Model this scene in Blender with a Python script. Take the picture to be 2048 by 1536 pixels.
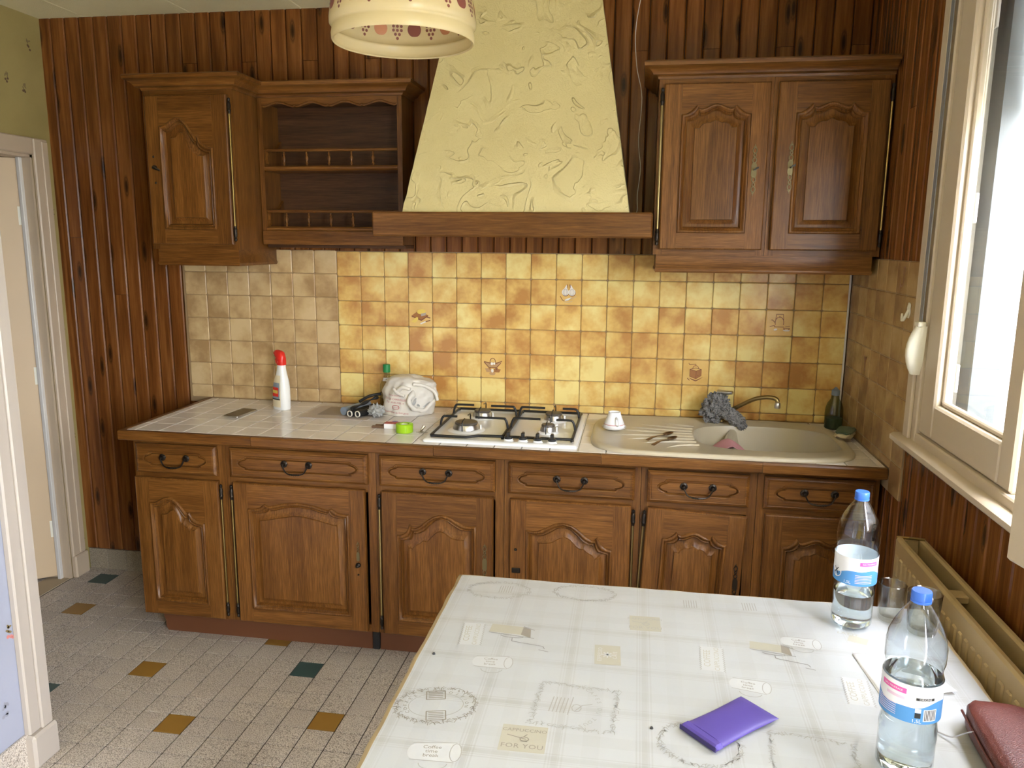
import bpy, bmesh, math, random
from math import pi, sin, cos, sqrt, atan2, tan
from mathutils import Vector, Matrix, noise as mnoise
from mathutils.bvhtree import BVHTree
for o in list(bpy.data.objects): bpy.data.objects.remove(o)
S = bpy.context.scene
COL = S.collection
random.seed(7)

# ------------------------------------------------------------------ camera
FPX = 1567.19
CAM = Vector((1.3029, -3.2986, 1.6227)); YAW, PIT, ROL = .1572, -.1811, .0087
_r = Vector((cos(YAW), sin(YAW), 0)); _f = Vector((-sin(YAW), cos(YAW), 0)); _u = Vector((0, 0, 1))
FW = _f*cos(PIT)+_u*sin(PIT); _u2 = _u*cos(PIT)-_f*sin(PIT)
RT = _r*cos(ROL)+_u2*sin(ROL); UP = _u2*cos(ROL)-_r*sin(ROL)
cd = bpy.data.cameras.new('camera'); cam = bpy.data.objects.new('camera', cd); COL.objects.link(cam)
cd.sensor_width = 36; cd.lens = FPX/2048*36; cd.clip_start = .02
cam.matrix_world = Matrix(((RT.x, UP.x, -FW.x, CAM.x), (RT.y, UP.y, -FW.y, CAM.y), (RT.z, UP.z, -FW.z, CAM.z), (0, 0, 0, 1)))
S.camera = cam

# ------------------------------------------------------------------ sky and light
S.view_settings.view_transform = 'Standard'; S.view_settings.look = 'None'
S.view_settings.gamma = 1; S.view_settings.use_curve_mapping = False
S.view_settings.exposure = 1.15
SKY = 20.0
W = bpy.data.worlds.new('overcast_sky'); S.world = W; W.use_nodes = True
_n = W.node_tree.nodes; _l = W.node_tree.links
_bg = _n['Background']; _tc = _n.new('ShaderNodeTexCoord'); _sp = _n.new('ShaderNodeSeparateXYZ')
_cr = _n.new('ShaderNodeValToRGB'); _mr = _n.new('ShaderNodeMapRange')
_mr.inputs['From Min'].default_value = -1; _mr.inputs['From Max'].default_value = 1
_l.new(_tc.outputs['Generated'], _sp.inputs[0]); _l.new(_sp.outputs['Z'], _mr.inputs['Value'])
_l.new(_mr.outputs[0], _cr.inputs[0]); _l.new(_cr.outputs[0], _bg.inputs[0])
_cr.color_ramp.elements[0].position = .46; _cr.color_ramp.elements[0].color = (.38, .39, .40, 1)
_cr.color_ramp.elements[1].position = .54; _cr.color_ramp.elements[1].color = (.90, .935, 1.05, 1)
_bg.inputs['Strength'].default_value = SKY

def portal(name, loc, rot, sx, sy):
    d = bpy.data.lights.new(name, 'AREA'); d.shape = 'RECTANGLE'; d.size = sx; d.size_y = sy
    d.cycles.is_portal = True
    o = bpy.data.objects.new(name, d); COL.objects.link(o); o.location = loc; o.rotation_euler = rot
portal('window_portal', (2.36, -1.66, 1.72), (0, pi/2, 0), 1.36, 1.66)
portal('glazed_door_portal', (2.37, -3.70, 1.17), (0, pi/2, 0), 2.2, 1.5)

# ------------------------------------------------------------------ materials
MATS = {}
def nt(name):
    m = bpy.data.materials.new(name); m.use_nodes = True; MATS[name] = m
    n = m.node_tree.nodes; l = m.node_tree.links; b = n['Principled BSDF']
    return m, n, l, b
def plain(name, col, rough=.5, metal=0., spec=.5, trans=0., ior=1.45, coat=0.):
    m, n, l, b = nt(name)
    b.inputs['Base Color'].default_value = (*col, 1); b.inputs['Roughness'].default_value = rough
    b.inputs['Metallic'].default_value = metal; b.inputs['Specular IOR Level'].default_value = spec
    b.inputs['Transmission Weight'].default_value = trans; b.inputs['IOR'].default_value = ior
    b.inputs['Coat Weight'].default_value = coat
    return m
def N(n, t, **kw):
    x = n.new(t)
    for k, v in kw.items(): setattr(x, k, v)
    return x
def ramp(n, stops):
    r = n.new('ShaderNodeValToRGB'); e = r.color_ramp.elements
    e[0].position, e[0].color = stops[0][0], (*stops[0][1], 1)
    e[1].position, e[1].color = stops[-1][0], (*stops[-1][1], 1)
    for p, c in stops[1:-1]:
        x = e.new(p); x.color = (*c, 1)
    return r
def coords(n, l, scale=(1, 1, 1), rnd=True, rscale=17.):
    tc = N(n, 'ShaderNodeTexCoord'); mp = N(n, 'ShaderNodeMapping'); mp.inputs['Scale'].default_value = scale
    src = tc.outputs['Object']
    if rnd:
        oi = N(n, 'ShaderNodeObjectInfo'); mu = N(n, 'ShaderNodeMath', operation='MULTIPLY'); mu.inputs[1].default_value = rscale
        va = N(n, 'ShaderNodeVectorMath', operation='ADD')
        l.new(oi.outputs['Random'], mu.inputs[0]); l.new(src, va.inputs[0]); l.new(mu.outputs[0], va.inputs[1]); src = va.outputs[0]
    l.new(src, mp.inputs[0]); return mp.outputs[0]
def bump(n, l, b, h, strength=.2, dist=.002):
    bp = N(n, 'ShaderNodeBump'); bp.inputs['Strength'].default_value = strength; bp.inputs['Distance'].default_value = dist
    l.new(h, bp.inputs['Height']); l.new(bp.outputs[0], b.inputs['Normal'])
def wood(name, axis, dark, mid, light, fine=70, rough=.36, knots=False, cathedral=6., wave=.13, var=.10):
    m, n, l, b = nt(name)
    st = .05
    sc = {'x': (st, 1, 1), 'z': (1, 1, st), 'y': (1, st, 1)}[axis]
    v = coords(n, l, sc)
    n1 = N(n, 'ShaderNodeTexNoise'); n1.inputs['Scale'].default_value = fine*3.2; n1.inputs['Detail'].default_value = 5; n1.inputs['Roughness'].default_value = .65
    l.new(v, n1.inputs['Vector'])
    n2 = N(n, 'ShaderNodeTexNoise'); n2.inputs['Scale'].default_value = cathedral*2; n2.inputs['Detail'].default_value = 2; n2.inputs['Distortion'].default_value = .6
    l.new(v, n2.inputs['Vector'])
    wv = N(n, 'ShaderNodeMath', operation='MULTIPLY'); wv.inputs[1].default_value = 26; l.new(n2.outputs[0], wv.inputs[0])
    sn = N(n, 'ShaderNodeMath', operation='SINE'); l.new(wv.outputs[0], sn.inputs[0])
    mr = N(n, 'ShaderNodeMapRange'); mr.inputs['From Min'].default_value = -1; l.new(sn.outputs[0], mr.inputs['Value'])
    mx = N(n, 'ShaderNodeMix'); mx.inputs['Factor'].default_value = wave
    l.new(n1.outputs[0], mx.inputs[2]); l.new(mr.outputs[0], mx.inputs[3])
    r = ramp(n, [(.30, dark), (.5, mid), (.72, light)]); l.new(mx.outputs[0], r.inputs[0])
    oi = N(n, 'ShaderNodeObjectInfo'); hm = N(n, 'ShaderNodeMapRange'); hm.inputs['To Min'].default_value = 1-var; hm.inputs['To Max'].default_value = 1+var
    l.new(oi.outputs['Random'], hm.inputs['Value'])
    hv = N(n, 'ShaderNodeHueSaturation'); l.new(r.outputs[0], hv.inputs['Color']); l.new(hm.outputs[0], hv.inputs['Value'])
    out = hv.outputs[0]
    if knots:
        kv = coords(n, l, (1, 1, .26)); vo = N(n, 'ShaderNodeTexVoronoi', voronoi_dimensions='2D'); vo.inputs['Scale'].default_value = 8.5
        sp = N(n, 'ShaderNodeSeparateXYZ'); cb = N(n, 'ShaderNodeCombineXYZ'); l.new(kv, sp.inputs[0]); l.new(sp.outputs['X'], cb.inputs['X']); l.new(sp.outputs['Z'], cb.inputs['Y'])
        l.new(cb.outputs[0], vo.inputs['Vector'])
        kr = ramp(n, [(0, (.95,)*3), (.05, (.8,)*3), (.075, (.35,)*3), (.085, (.6,)*3), (.12, (0, 0, 0))]); l.new(vo.outputs['Distance'], kr.inputs[0])
        km = N(n, 'ShaderNodeMix', data_type='RGBA'); l.new(kr.outputs[0], km.inputs['Factor']); l.new(out, km.inputs[6]); km.inputs[7].default_value = (.018, .008, .003, 1); out = km.outputs[2]
    l.new(out, b.inputs['Base Color']); b.inputs['Roughness'].default_value = rough
    b.inputs['Specular IOR Level'].default_value = .28; b.inputs['Coat Weight'].default_value = .05; b.inputs['Coat Roughness'].default_value = .2
    bump(n, l, b, n1.outputs[0], .12, .001)
    return m
OD, OM, OL = (.074, .027, .0050), (.134, .051, .0095), (.222, .096, .021)
wood('oak_vertical', 'z', OD, OM, OL); wood('oak_horizontal', 'x', OD, OM, OL)
wood('oak_deep', 'y', OD, OM, OL)
wood('pine_panel', 'z', (.108, .034, .0072), (.170, .057, .0122), (.255, .098, .024), fine=26, rough=.27, knots=True, cathedral=5, wave=.20, var=.07)
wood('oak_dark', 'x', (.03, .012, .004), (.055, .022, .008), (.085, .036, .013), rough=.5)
plain('plinth_brown', (.135, .05, .02), .45)

def tile_mat(name, light, mid, dark, rough=.25, contrast=1., scale=9):
    m, n, l, b = nt(name)
    v = coords(n, l, (1, 1, 1), True, 31.)
    n1 = N(n, 'ShaderNodeTexNoise'); n1.inputs['Scale'].default_value = scale; n1.inputs['Detail'].default_value = 1.5; l.new(v, n1.inputs['Vector'])
    n2 = N(n, 'ShaderNodeTexNoise'); n2.inputs['Scale'].default_value = scale*6; n2.inputs['Detail'].default_value = 3; l.new(v, n2.inputs['Vector'])
    mx = N(n, 'ShaderNodeMix'); mx.inputs['Factor'].default_value = .22; l.new(n1.outputs[0], mx.inputs[2]); l.new(n2.outputs[0], mx.inputs[3])
    oi = N(n, 'ShaderNodeObjectInfo'); ad = N(n, 'ShaderNodeMapRange'); ad.inputs['To Min'].default_value = -.11*contrast; ad.inputs['To Max'].default_value = .11*contrast
    l.new(oi.outputs['Random'], ad.inputs['Value'])
    sm = N(n, 'ShaderNodeMath', operation='ADD'); l.new(mx.outputs[0], sm.inputs[0]); l.new(ad.outputs[0], sm.inputs[1])
    r = ramp(n, [(.34, light), (.5, mid), (.68, dark)]); l.new(sm.outputs[0], r.inputs[0]); l.new(r.outputs[0], b.inputs['Base Color'])
    b.inputs['Roughness'].default_value = rough
    return m
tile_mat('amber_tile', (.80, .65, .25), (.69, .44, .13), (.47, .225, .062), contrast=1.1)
tile_mat('amber_tile_plain', (.74, .50, .17), (.70, .45, .14), (.62, .37, .10), contrast=.3)
tile_mat('beige_tile', (.62, .46, .25), (.54, .38, .19), (.38, .24, .11))
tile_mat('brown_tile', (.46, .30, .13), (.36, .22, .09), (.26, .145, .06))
tile_mat('worktop_tile', (.80, .75, .70), (.77, .72, .67), (.71, .66, .61), rough=.16, contrast=.4)
plain('grout_brown', (.30, .20, .10), .9); plain('grout_sheen', (.90, .86, .78), .9); plain('grout_dark', (.05, .035, .025), .9)  # worktop joints are near white: their sheen is put into the colour

def granite(name, a, bcol):
    m, n, l, b = nt(name)
    v = coords(n, l, (1, 1, 1))
    n1 = N(n, 'ShaderNodeTexNoise'); n1.inputs['Scale'].default_value = 330; n1.inputs['Detail'].default_value = 2; l.new(v, n1.inputs['Vector'])
    r = ramp(n, [(.38, bcol), (.52, a), (.7, tuple(min(1, c*1.2) for c in a))]); l.new(n1.outputs[0], r.inputs[0])
    n2 = N(n, 'ShaderNodeTexNoise'); n2.inputs['Scale'].default_value = 3; l.new(v, n2.inputs['Vector'])
    mr = N(n, 'ShaderNodeMapRange'); mr.inputs['To Min'].default_value = .82; mr.inputs['To Max'].default_value = 1.15; l.new(n2.outputs[0], mr.inputs['Value'])
    hv = N(n, 'ShaderNodeHueSaturation'); l.new(r.outputs[0], hv.inputs['Color']); l.new(mr.outputs[0], hv.inputs['Value'])
    l.new(hv.outputs[0], b.inputs['Base Color']); b.inputs['Roughness'].default_value = .42
granite('granite_tile', (.585, .52, .45), (.21, .17, .135))
granite('skirting_tile', (.33, .28, .20), (.16, .12, .08))
plain('ochre_tile', (.29, .155, .03), .4); plain('teal_tile', (.045, .085, .08), .4)

def rough_plaster(name, col, col2, strokes=True, strength=.7, fine=160, rough=.75):
    m, n, l, b = nt(name)
    v = coords(n, l, (1, 1, 1), False)
    f = N(n, 'ShaderNodeTexNoise'); f.inputs['Scale'].default_value = fine; f.inputs['Detail'].default_value = 4; l.new(v, f.inputs['Vector'])
    c = N(n, 'ShaderNodeTexNoise'); c.inputs['Scale'].default_value = 4; c.inputs['Detail'].default_value = 3; l.new(v, c.inputs['Vector'])
    r = ramp(n, [(.35, col2), (.65, col)]); l.new(c.outputs[0], r.inputs[0]); l.new(r.outputs[0], b.inputs['Base Color'])
    b.inputs['Roughness'].default_value = rough
    h = f.outputs[0]
    if strokes:
        g = N(n, 'ShaderNodeTexNoise'); g.inputs['Scale'].default_value = 7.5; g.inputs['Detail'].default_value = 2.2; g.inputs['Distortion'].default_value = .8; l.new(v, g.inputs['Vector'])
        # thin trowel ridges where the noise crosses chosen levels
        ml = N(n, 'ShaderNodeMath', operation='MULTIPLY'); ml.inputs[1].default_value = 5; l.new(g.outputs[0], ml.inputs[0])
        fr = N(n, 'ShaderNodeMath', operation='FRACT'); l.new(ml.outputs[0], fr.inputs[0])
        rr = ramp(n, [(0, (.1,)*3), (.72, (.15,)*3), (.93, (1, 1, 1)), (.99, (.1,)*3)]); l.new(fr.outputs[0], rr.inputs[0])
        g2 = N(n, 'ShaderNodeTexNoise'); g2.inputs['Scale'].default_value = 9; l.new(v, g2.inputs['Vector'])
        gm = ramp(n, [(.40, (.05,)*3), (.60, (1, 1, 1))]); l.new(g2.outputs[0], gm.inputs[0])
        mm = N(n, 'ShaderNodeMath', operation='MULTIPLY'); l.new(rr.outputs[0], mm.inputs[0]); l.new(gm.outputs[0], mm.inputs[1])
        fm = N(n, 'ShaderNodeMath', operation='MULTIPLY_ADD'); fm.inputs[1].default_value = .30; l.new(f.outputs[0], fm.inputs[0]); l.new(mm.outputs[0], fm.inputs[2]); h = fm.outputs[0]
    bump(n, l, b, h, strength, .006 if strokes else .003)
rough_plaster('cream_plaster', (.60, .51, .25), (.555, .465, .22), True, 1.)
rough_plaster('ceiling_panel', (.90, .82, .50), (.85, .77, .46), False, .9, 210)
rough_plaster('cream_wallpaper', (.38, .30, .11), (.335, .26, .09), False, .25, 90)
rough_plaster('pale_wallpaper', (.335, .35, .43), (.31, .325, .40), False, .2, 60)
plain('grey_motif', (.28, .285, .33), .7); plain('brown_motif', (.13, .075, .035), .7); plain('rose_motif', (.55, .20, .18), .7); plain('leaf_motif', (.22, .16, .07), .7)
plain('door_paint', (.62, .46, .285), .4); plain('trim_paint', (.52, .41, .29), .4); plain('trim_pale', (.43, .38, .33), .4)
plain('window_paint', (.56, .46, .33), .38); plain('white_paint', (.66, .63, .58), .4); plain('white_plastic', (.80, .77, .64), .3)
plain('white_enamel', (.82, .83, .83), .15); plain('black_iron', (.012, .012, .012), .4); plain('black_plastic', (.02, .02, .02), .35)
plain('steel', (.62, .60, .56), .3, 1.); plain('spoon_metal', (.24, .17, .11), .28, 1.); plain('burner_cap', (.09, .075, .06), .45); plain('brass', (.34, .25, .10), .34, 1.); plain('aged_brass', (.17, .14, .07), .42, .8)
plain('dark_iron', (.035, .028, .022), .38, .8); plain('key_black', (.02, .018, .015), .4)
plain('sink_resin', (.47, .41, .29), .3); plain('grey_metal', (.25, .26, .28), .4, .3); plain('wire_white', (.45, .38, .28), .5)
plain('radiator_paint', (.40, .29, .14), .42); plain('dark_shadow', (.01, .01, .01), .9); plain('concrete', (.45, .36, .24), .9); plain('paving', (.62, .60, .55), .9)
plain('outside_white', (.80, .81, .80), .7); plain('shutter_pvc', (.60, .60, .55), .5); plain('guide_grey', (.16, .17, .165), .5)

def thin_glass(name, tint=(1, 1, 1), refl=1., rough=0.):
    m = bpy.data.materials.new(name); m.use_nodes = True; MATS[name] = m
    n = m.node_tree.nodes; l = m.node_tree.links; n.remove(n['Principled BSDF'])
    t = N(n, 'ShaderNodeBsdfTransparent'); t.inputs[0].default_value = (*tint, 1)
    g = N(n, 'ShaderNodeBsdfGlossy'); g.inputs['Roughness'].default_value = rough
    lw = N(n, 'ShaderNodeLayerWeight'); lw.inputs[0].default_value = .5
    pw = N(n, 'ShaderNodeMath', operation='POWER'); pw.inputs[1].default_value = 5; l.new(lw.outputs['Facing'], pw.inputs[0])
    f = N(n, 'ShaderNodeMath', operation='MULTIPLY_ADD'); f.inputs[1].default_value = .6; f.inputs[2].default_value = .04; l.new(pw.outputs[0], f.inputs[0])
    mu = N(n, 'ShaderNodeMath', operation='MULTIPLY'); mu.inputs[1].default_value = refl; mu.use_clamp = True
    mx = N(n, 'ShaderNodeMixShader'); l.new(f.outputs[0], mu.inputs[0]); l.new(mu.outputs[0], mx.inputs[0]); l.new(t.outputs[0], mx.inputs[1]); l.new(g.outputs[0], mx.inputs[2])
    l.new(mx.outputs[0], n['Material Output'].inputs[0])
thin_glass('pane_glass', (.97, .98, .97), 1.0); thin_glass('pet_plastic', (.90, .945, .97), 2.3, .05); thin_glass('tumbler_glass', (.92, .92, .89), 2.4)
thin_glass('dim_plastic', (.55, .60, .50), 1.3, .1); thin_glass('bottle_glass', (.86, .86, .74), 1.5)
plain('water', (.93, .98, 1.0), 0., 0, .5, 1., 1.33)
def translucent(name, col, rough=.3, amount=.45):
    m, n, l, b = nt(name); b.inputs['Base Color'].default_value = (*col, 1); b.inputs['Roughness'].default_value = rough
    t = N(n, 'ShaderNodeBsdfTranslucent'); t.inputs[0].default_value = (*col, 1); mx = N(n, 'ShaderNodeMixShader'); mx.inputs[0].default_value = amount
    l.new(b.outputs[0], mx.inputs[1]); l.new(t.outputs[0], mx.inputs[2]); l.new(mx.outputs[0], n['Material Output'].inputs[0])
translucent('lamp_glass', (.74, .63, .36), .25, .5); translucent('bag_plastic', (.86, .82, .74), .35, .25); translucent('lime_plastic', (.50, .80, .03), .2, .4)
translucent('foil_film', (.62, .62, .60), .12, .3)
for k, c in dict(apple_red=(.17, .045, .03), apple_rust=(.38, .15, .06), cap_blue=(.05, .16, .62), label_white=(.86, .86, .88), label_blue=(.09, .30, .66), label_pink=(.80, .12, .42), label_palepink=(.80, .60, .74),
        ink_black=(.03, .03, .03), ink_red=(.55, .16, .16), ink_grey=(.27, .255, .25), ink_taupe=(.27, .24, .20), ink_faint=(.35, .335, .31), print_beige=(.41, .385, .31), print_white=(.50, .505, .505),
        spray_red=(.72, .03, .02), spray_white=(.86, .86, .84), spray_cream=(.80, .70, .48), cork_brown=(.16, .09, .05), match_red=(.45, .11, .10), paper_white=(.86, .85, .86),
        green_cap=(.015, .22, .06), purple=(.095, .065, .30), purple_dark=(.03, .02, .10), purse_red=(.105, .024, .018), pink_cloth=(.46, .22, .24), sponge_green=(.10, .15, .10), sponge_cream=(.52, .44, .28),
        cheese_yellow=(.72, .52, .10), board_brown=(.34, .14, .04), line_brown=(.20, .07, .03), garlic_white=(.74, .70, .62), garlic_shadow=(.42, .36, .30), mushroom=(.46, .27, .12), black_film=(.015, .015, .015), tube_white=(.75, .70, .60),
        board_grey=(.30, .25, .21), board_pale=(.50, .43, .38), phone_black=(.012, .012, .012), porcelain=(.84, .84, .84), label_grey=(.25, .30, .36)).items():
    plain(k, c, .5)
for k in ('phone_black', 'porcelain', 'spray_white', 'spray_red', 'cap_blue'): MATS[k].node_tree.nodes['Principled BSDF'].inputs['Roughness'].default_value = .2
for k in ('purple', 'purse_red'): MATS[k].node_tree.nodes['Principled BSDF'].inputs['Roughness'].default_value = .42
for k in ('match_red', 'ink_black', 'pink_cloth'): MATS[k].node_tree.nodes['Principled BSDF'].inputs['Roughness'].default_value = .8
def fabric(name, c1, c2, scale, strength, dist):
    m, n, l, b = nt(name); v = coords(n, l, (1, 1, 1), False)
    f = N(n, 'ShaderNodeTexVoronoi'); f.inputs['Scale'].default_value = scale; l.new(v, f.inputs['Vector'])
    r = ramp(n, [(.1, c2), (.6, c1)]); l.new(f.outputs['Distance'], r.inputs[0]); l.new(r.outputs[0], b.inputs['Base Color']); b.inputs['Roughness'].default_value = .85
    bump(n, l, b, f.outputs['Distance'], strength, dist)
fabric('grey_cloth', (.22, .215, .21), (.07, .07, .07), 160, .9, .004)
m = MATS['purse_red']; n = m.node_tree.nodes; l = m.node_tree.links
vo = N(n, 'ShaderNodeTexVoronoi'); vo.inputs['Scale'].default_value = 420; l.new(coords(n, l, (1, 1, 1), False), vo.inputs['Vector']); bump(n, l, n['Principled BSDF'], vo.outputs['Distance'], .5, .001)
# printed tablecloth: woven checks and stripe groups (flat print)
m, n, l, b = nt('tablecloth_print')
tc = N(n, 'ShaderNodeTexCoord'); sp = N(n, 'ShaderNodeSeparateXYZ'); l.new(tc.outputs['Object'], sp.inputs[0])
def stripes(sock, off, per):
    a = N(n, 'ShaderNodeMath', operation='MULTIPLY_ADD'); a.inputs[1].default_value = 1/per; a.inputs[2].default_value = off/per+50; l.new(sock, a.inputs[0])
    f = N(n, 'ShaderNodeMath', operation='FRACT'); l.new(a.outputs[0], f.inputs[0])
    r = ramp(n, [(0, (.0, .0, .0)), (.40, (0, 0, 0)), (.405, (.55,)*3), (.42, (.55,)*3), (.425, (.0,)*3), (.44, (0,)*3), (.445, (.6,)*3), (.455, (.6,)*3), (.46, (.1,)*3), (.475, (.75,)*3), (.525, (.75,)*3), (.54, (.1,)*3), (.545, (.6,)*3), (.555, (.6,)*3), (.56, (0,)*3), (.575, (0,)*3), (.58, (.55,)*3), (.595, (.55,)*3), (.6, (0,)*3), (.8, (.22,)*3), (1, (0, 0, 0))])
    r.color_ramp.interpolation = 'CONSTANT'; l.new(f.outputs[0], r.inputs[0]); return r.outputs[0]
sx = stripes(sp.outputs['X'], .0765-1.343, .153); sy = stripes(sp.outputs['Y'], .0765+1.80, .153)
ad = N(n, 'ShaderNodeMath', operation='ADD'); l.new(sx, ad.inputs[0]); l.new(sy, ad.inputs[1])
wn = N(n, 'ShaderNodeTexNoise'); wn.inputs['Scale'].default_value = 9; l.new(tc.outputs['Object'], wn.inputs['Vector'])
ml = N(n, 'ShaderNodeMath', operation='MULTIPLY'); l.new(ad.outputs[0], ml.inputs[0]); l.new(wn.outputs[0], ml.inputs[1])
mx = N(n, 'ShaderNodeMix', data_type='RGBA'); l.new(ml.outputs[0], mx.inputs['Factor']); mx.inputs[6].default_value = (.445, .455, .46, 1); mx.inputs[7].default_value = (.35, .34, .315, 1)
l.new(mx.outputs[2], b.inputs['Base Color']); b.inputs['Roughness'].default_value = .3
wb = N(n, 'ShaderNodeTexNoise'); wb.inputs['Scale'].default_value = 14; wb.inputs['Detail'].default_value = 4; l.new(tc.outputs['Object'], wb.inputs['Vector']); bump(n, l, b, wb.outputs[0], .25, .004)
plain('cloth_edge', (.52, .40, .22), .5)

# ------------------------------------------------------------------ mesh helpers
class MB:
    def __init__(s): s.v = []; s.f = []; s.m = []
    def add(s, vs, fs, mi=0):
        o = len(s.v); s.v += [tuple(p) for p in vs]
        s.f += [tuple(i+o for i in f) for f in fs]; s.m += [mi]*len(fs); return s
    def box(s, x0, x1, y0, y1, z0, z1, mi=0):
        return s.add([(x0, y0, z0), (x1, y0, z0), (x1, y1, z0), (x0, y1, z0), (x0, y0, z1), (x1, y0, z1), (x1, y1, z1), (x0, y1, z1)],
                     [(3, 2, 1, 0), (4, 5, 6, 7), (0, 1, 5, 4), (1, 2, 6, 5), (2, 3, 7, 6), (3, 0, 4, 7)], mi)
    def bbox(s, x0, x1, y0, y1, z0, z1, b=.003, mi=0):
        # bevelled box
        vs = []; 
        for sx in (0, 1):
            for sy in (0, 1):
                for sz in (0, 1):
                    X, Y, Z = (x0, x1)[sx], (y0, y1)[sy], (z0, z1)[sz]
                    dx, dy, dz = (b, -b)[sx], (b, -b)[sy], (b, -b)[sz]
                    vs += [(X, Y+dy, Z+dz), (X+dx, Y, Z+dz), (X+dx, Y+dy, Z)]
        bm = bmesh.new()
        for p in vs: bm.verts.new(p)
        r = bmesh.ops.convex_hull(bm, input=bm.verts)
        bmesh.ops.dissolve_limit(bm, angle_limit=.01, verts=bm.verts, edges=bm.edges)
        bm.verts.index_update()
        s.add([v.co[:] for v in bm.verts], [[v.index for v in f.verts] for f in bm.faces], mi); bm.free(); return s
    def lathe(s, prof, n=24, c=(0, 0, 0), axis='z', mi=0, a0=0, a1=2*pi, caps=True):
        full = abs(a1-a0-2*pi) < 1e-6; k = n if full else n+1; vs = []
        for r, h in prof:
            for i in range(k):
                a = a0+(a1-a0)*i/n; p = (r*cos(a), r*sin(a), h)
                if axis == 'y': p = (p[0], -p[2], p[1])
                if axis == 'x': p = (p[2], p[0], p[1])
                vs.append((p[0]+c[0], p[1]+c[1], p[2]+c[2]))
        fs = []
        for j in range(len(prof)-1):
            for i in range(n):
                i2 = (i+1) % k; fs.append((j*k+i, j*k+i2, (j+1)*k+i2, (j+1)*k+i))
        if caps and full:
            if prof[0][0] > 1e-6: fs.append(tuple(range(k))[::-1])
            if prof[-1][0] > 1e-6: fs.append(tuple((len(prof)-1)*k+i for i in range(k)))
        return s.add(vs, fs, mi)
    def tube(s, path, r, n=8, mi=0, closed=False):
        P = [Vector(p) for p in path]; m = len(P); R = r if isinstance(r, (list, tuple)) else [r]*m
        vs = []; up = None
        for i in range(m):
            a = P[(i-1) % m] if (closed or i) else P[0]; b2 = P[(i+1) % m] if (closed or i < m-1) else P[-1]
            t = (b2-a).normalized()
            if up is None:
                up = Vector((0, 0, 1)) if abs(t.z) < .9 else Vector((1, 0, 0))
            x = t.cross(up); x = x.normalized() if x.length > 1e-6 else Vector((1, 0, 0)); y = x.cross(t).normalized(); up = y
            for k in range(n):
                an = 2*pi*k/n; vs.append(P[i]+(x*cos(an)+y*sin(an))*R[i])
        fs = []
        for i in range(m if closed else m-1):
            j = (i+1) % m
            for k in range(n): fs.append((i*n+k, i*n+(k+1) % n, j*n+(k+1) % n, j*n+k))
        if not closed: fs += [tuple(range(n))[::-1], tuple((m-1)*n+k for k in range(n))]
        return s.add(vs, fs, mi)
    def prism(s, poly, a, b, axis='y', mi=0):
        # poly: 2D points; extruded from a to b along the axis
        def P(p, h): return {'y': (p[0], h, p[1]), 'z': (p[0], p[1], h), 'x': (h, p[0], p[1])}[axis]
        n = len(poly); vs = [P(p, a) for p in poly]+[P(p, b) for p in poly]
        return s.add(vs, [tuple(range(n)), tuple(range(2*n-1, n-1, -1))]+[(i+n, (i+1) % n+n, (i+1) % n, i) for i in range(n)], mi)
    def loops(s, rings, closed=True, cap0=False, cap1=False, mi=0):
        n = len(rings[0]); vs = [p for r in rings for p in r]; fs = []
        for j in range(len(rings)-1):
            for i in range(n if closed else n-1):
                i2 = (i+1) % n; fs.append((j*n+i, j*n+i2, (j+1)*n+i2, (j+1)*n+i))
        if cap0: fs.append(tuple(range(n))[::-1])
        if cap1: fs.append(tuple((len(rings)-1)*n+i for i in range(n)))
        return s.add(vs, fs, mi)
    def mesh(s, name, mats, smooth=None, off=(0, 0, 0), fix=True):
        me = bpy.data.meshes.new(name); me.from_pydata([(a-off[0], b-off[1], c-off[2]) for a, b, c in s.v], [], s.f)
        for k in (mats if isinstance(mats, (list, tuple)) else [mats]): me.materials.append(MATS[k])
        me.polygons.foreach_set('material_index', s.m)
        if fix:
            bm = bmesh.new(); bm.from_mesh(me); bmesh.ops.recalc_face_normals(bm, faces=bm.faces); bm.to_mesh(me); bm.free()
        if smooth is not None:
            me.polygons.foreach_set('use_smooth', [True]*len(me.polygons)); me.set_sharp_from_angle(angle=math.radians(smooth))
        me.update(); return me
    def build(s, name, mats, parent=None, smooth=None, loc=None, fix=True):
        # verts are in world space; a child is stored relative to its root's origin
        off = org(parent) if parent is not None else (loc or (0, 0, 0))
        o = bpy.data.objects.new(name, s.mesh(name, mats, smooth, off, fix)); COL.objects.link(o)
        if parent is not None: o.parent = parent; ORG[o.name] = off
        else: o.location = off; ORG[o.name] = off
        return o
ORG = {}
def org(o): return ORG[o.name]
def tag(o, label, cat, group=None):
    o['label'] = label; o['category'] = cat
    if group: o['group'] = group
    return o
def thing(name, label, cat, loc=(0, 0, 0), group=None, world=True):
    # Empty at the thing's base
    o = bpy.data.objects.new(name, None); COL.objects.link(o); o.location = loc; o.empty_display_size = .05
    ORG[o.name] = tuple(loc) if world else (0, 0, 0)
    return tag(o, label, cat, group)
def local(o): ORG[o.name] = (0, 0, 0); return o
def struct(o, label=None, cat=None):
    o['kind'] = 'structure'
    if label: o['label'] = label
    if cat: o['category'] = cat
    return o
def inst(name, me, parent, loc, rot=None):
    o = bpy.data.objects.new(name, me); COL.objects.link(o); o.parent = parent; w = org(parent)
    o.location = (loc[0]-w[0], loc[1]-w[1], loc[2]-w[2]); ORG[o.name] = tuple(loc)
    if rot: o.rotation_euler = rot
    return o
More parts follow.
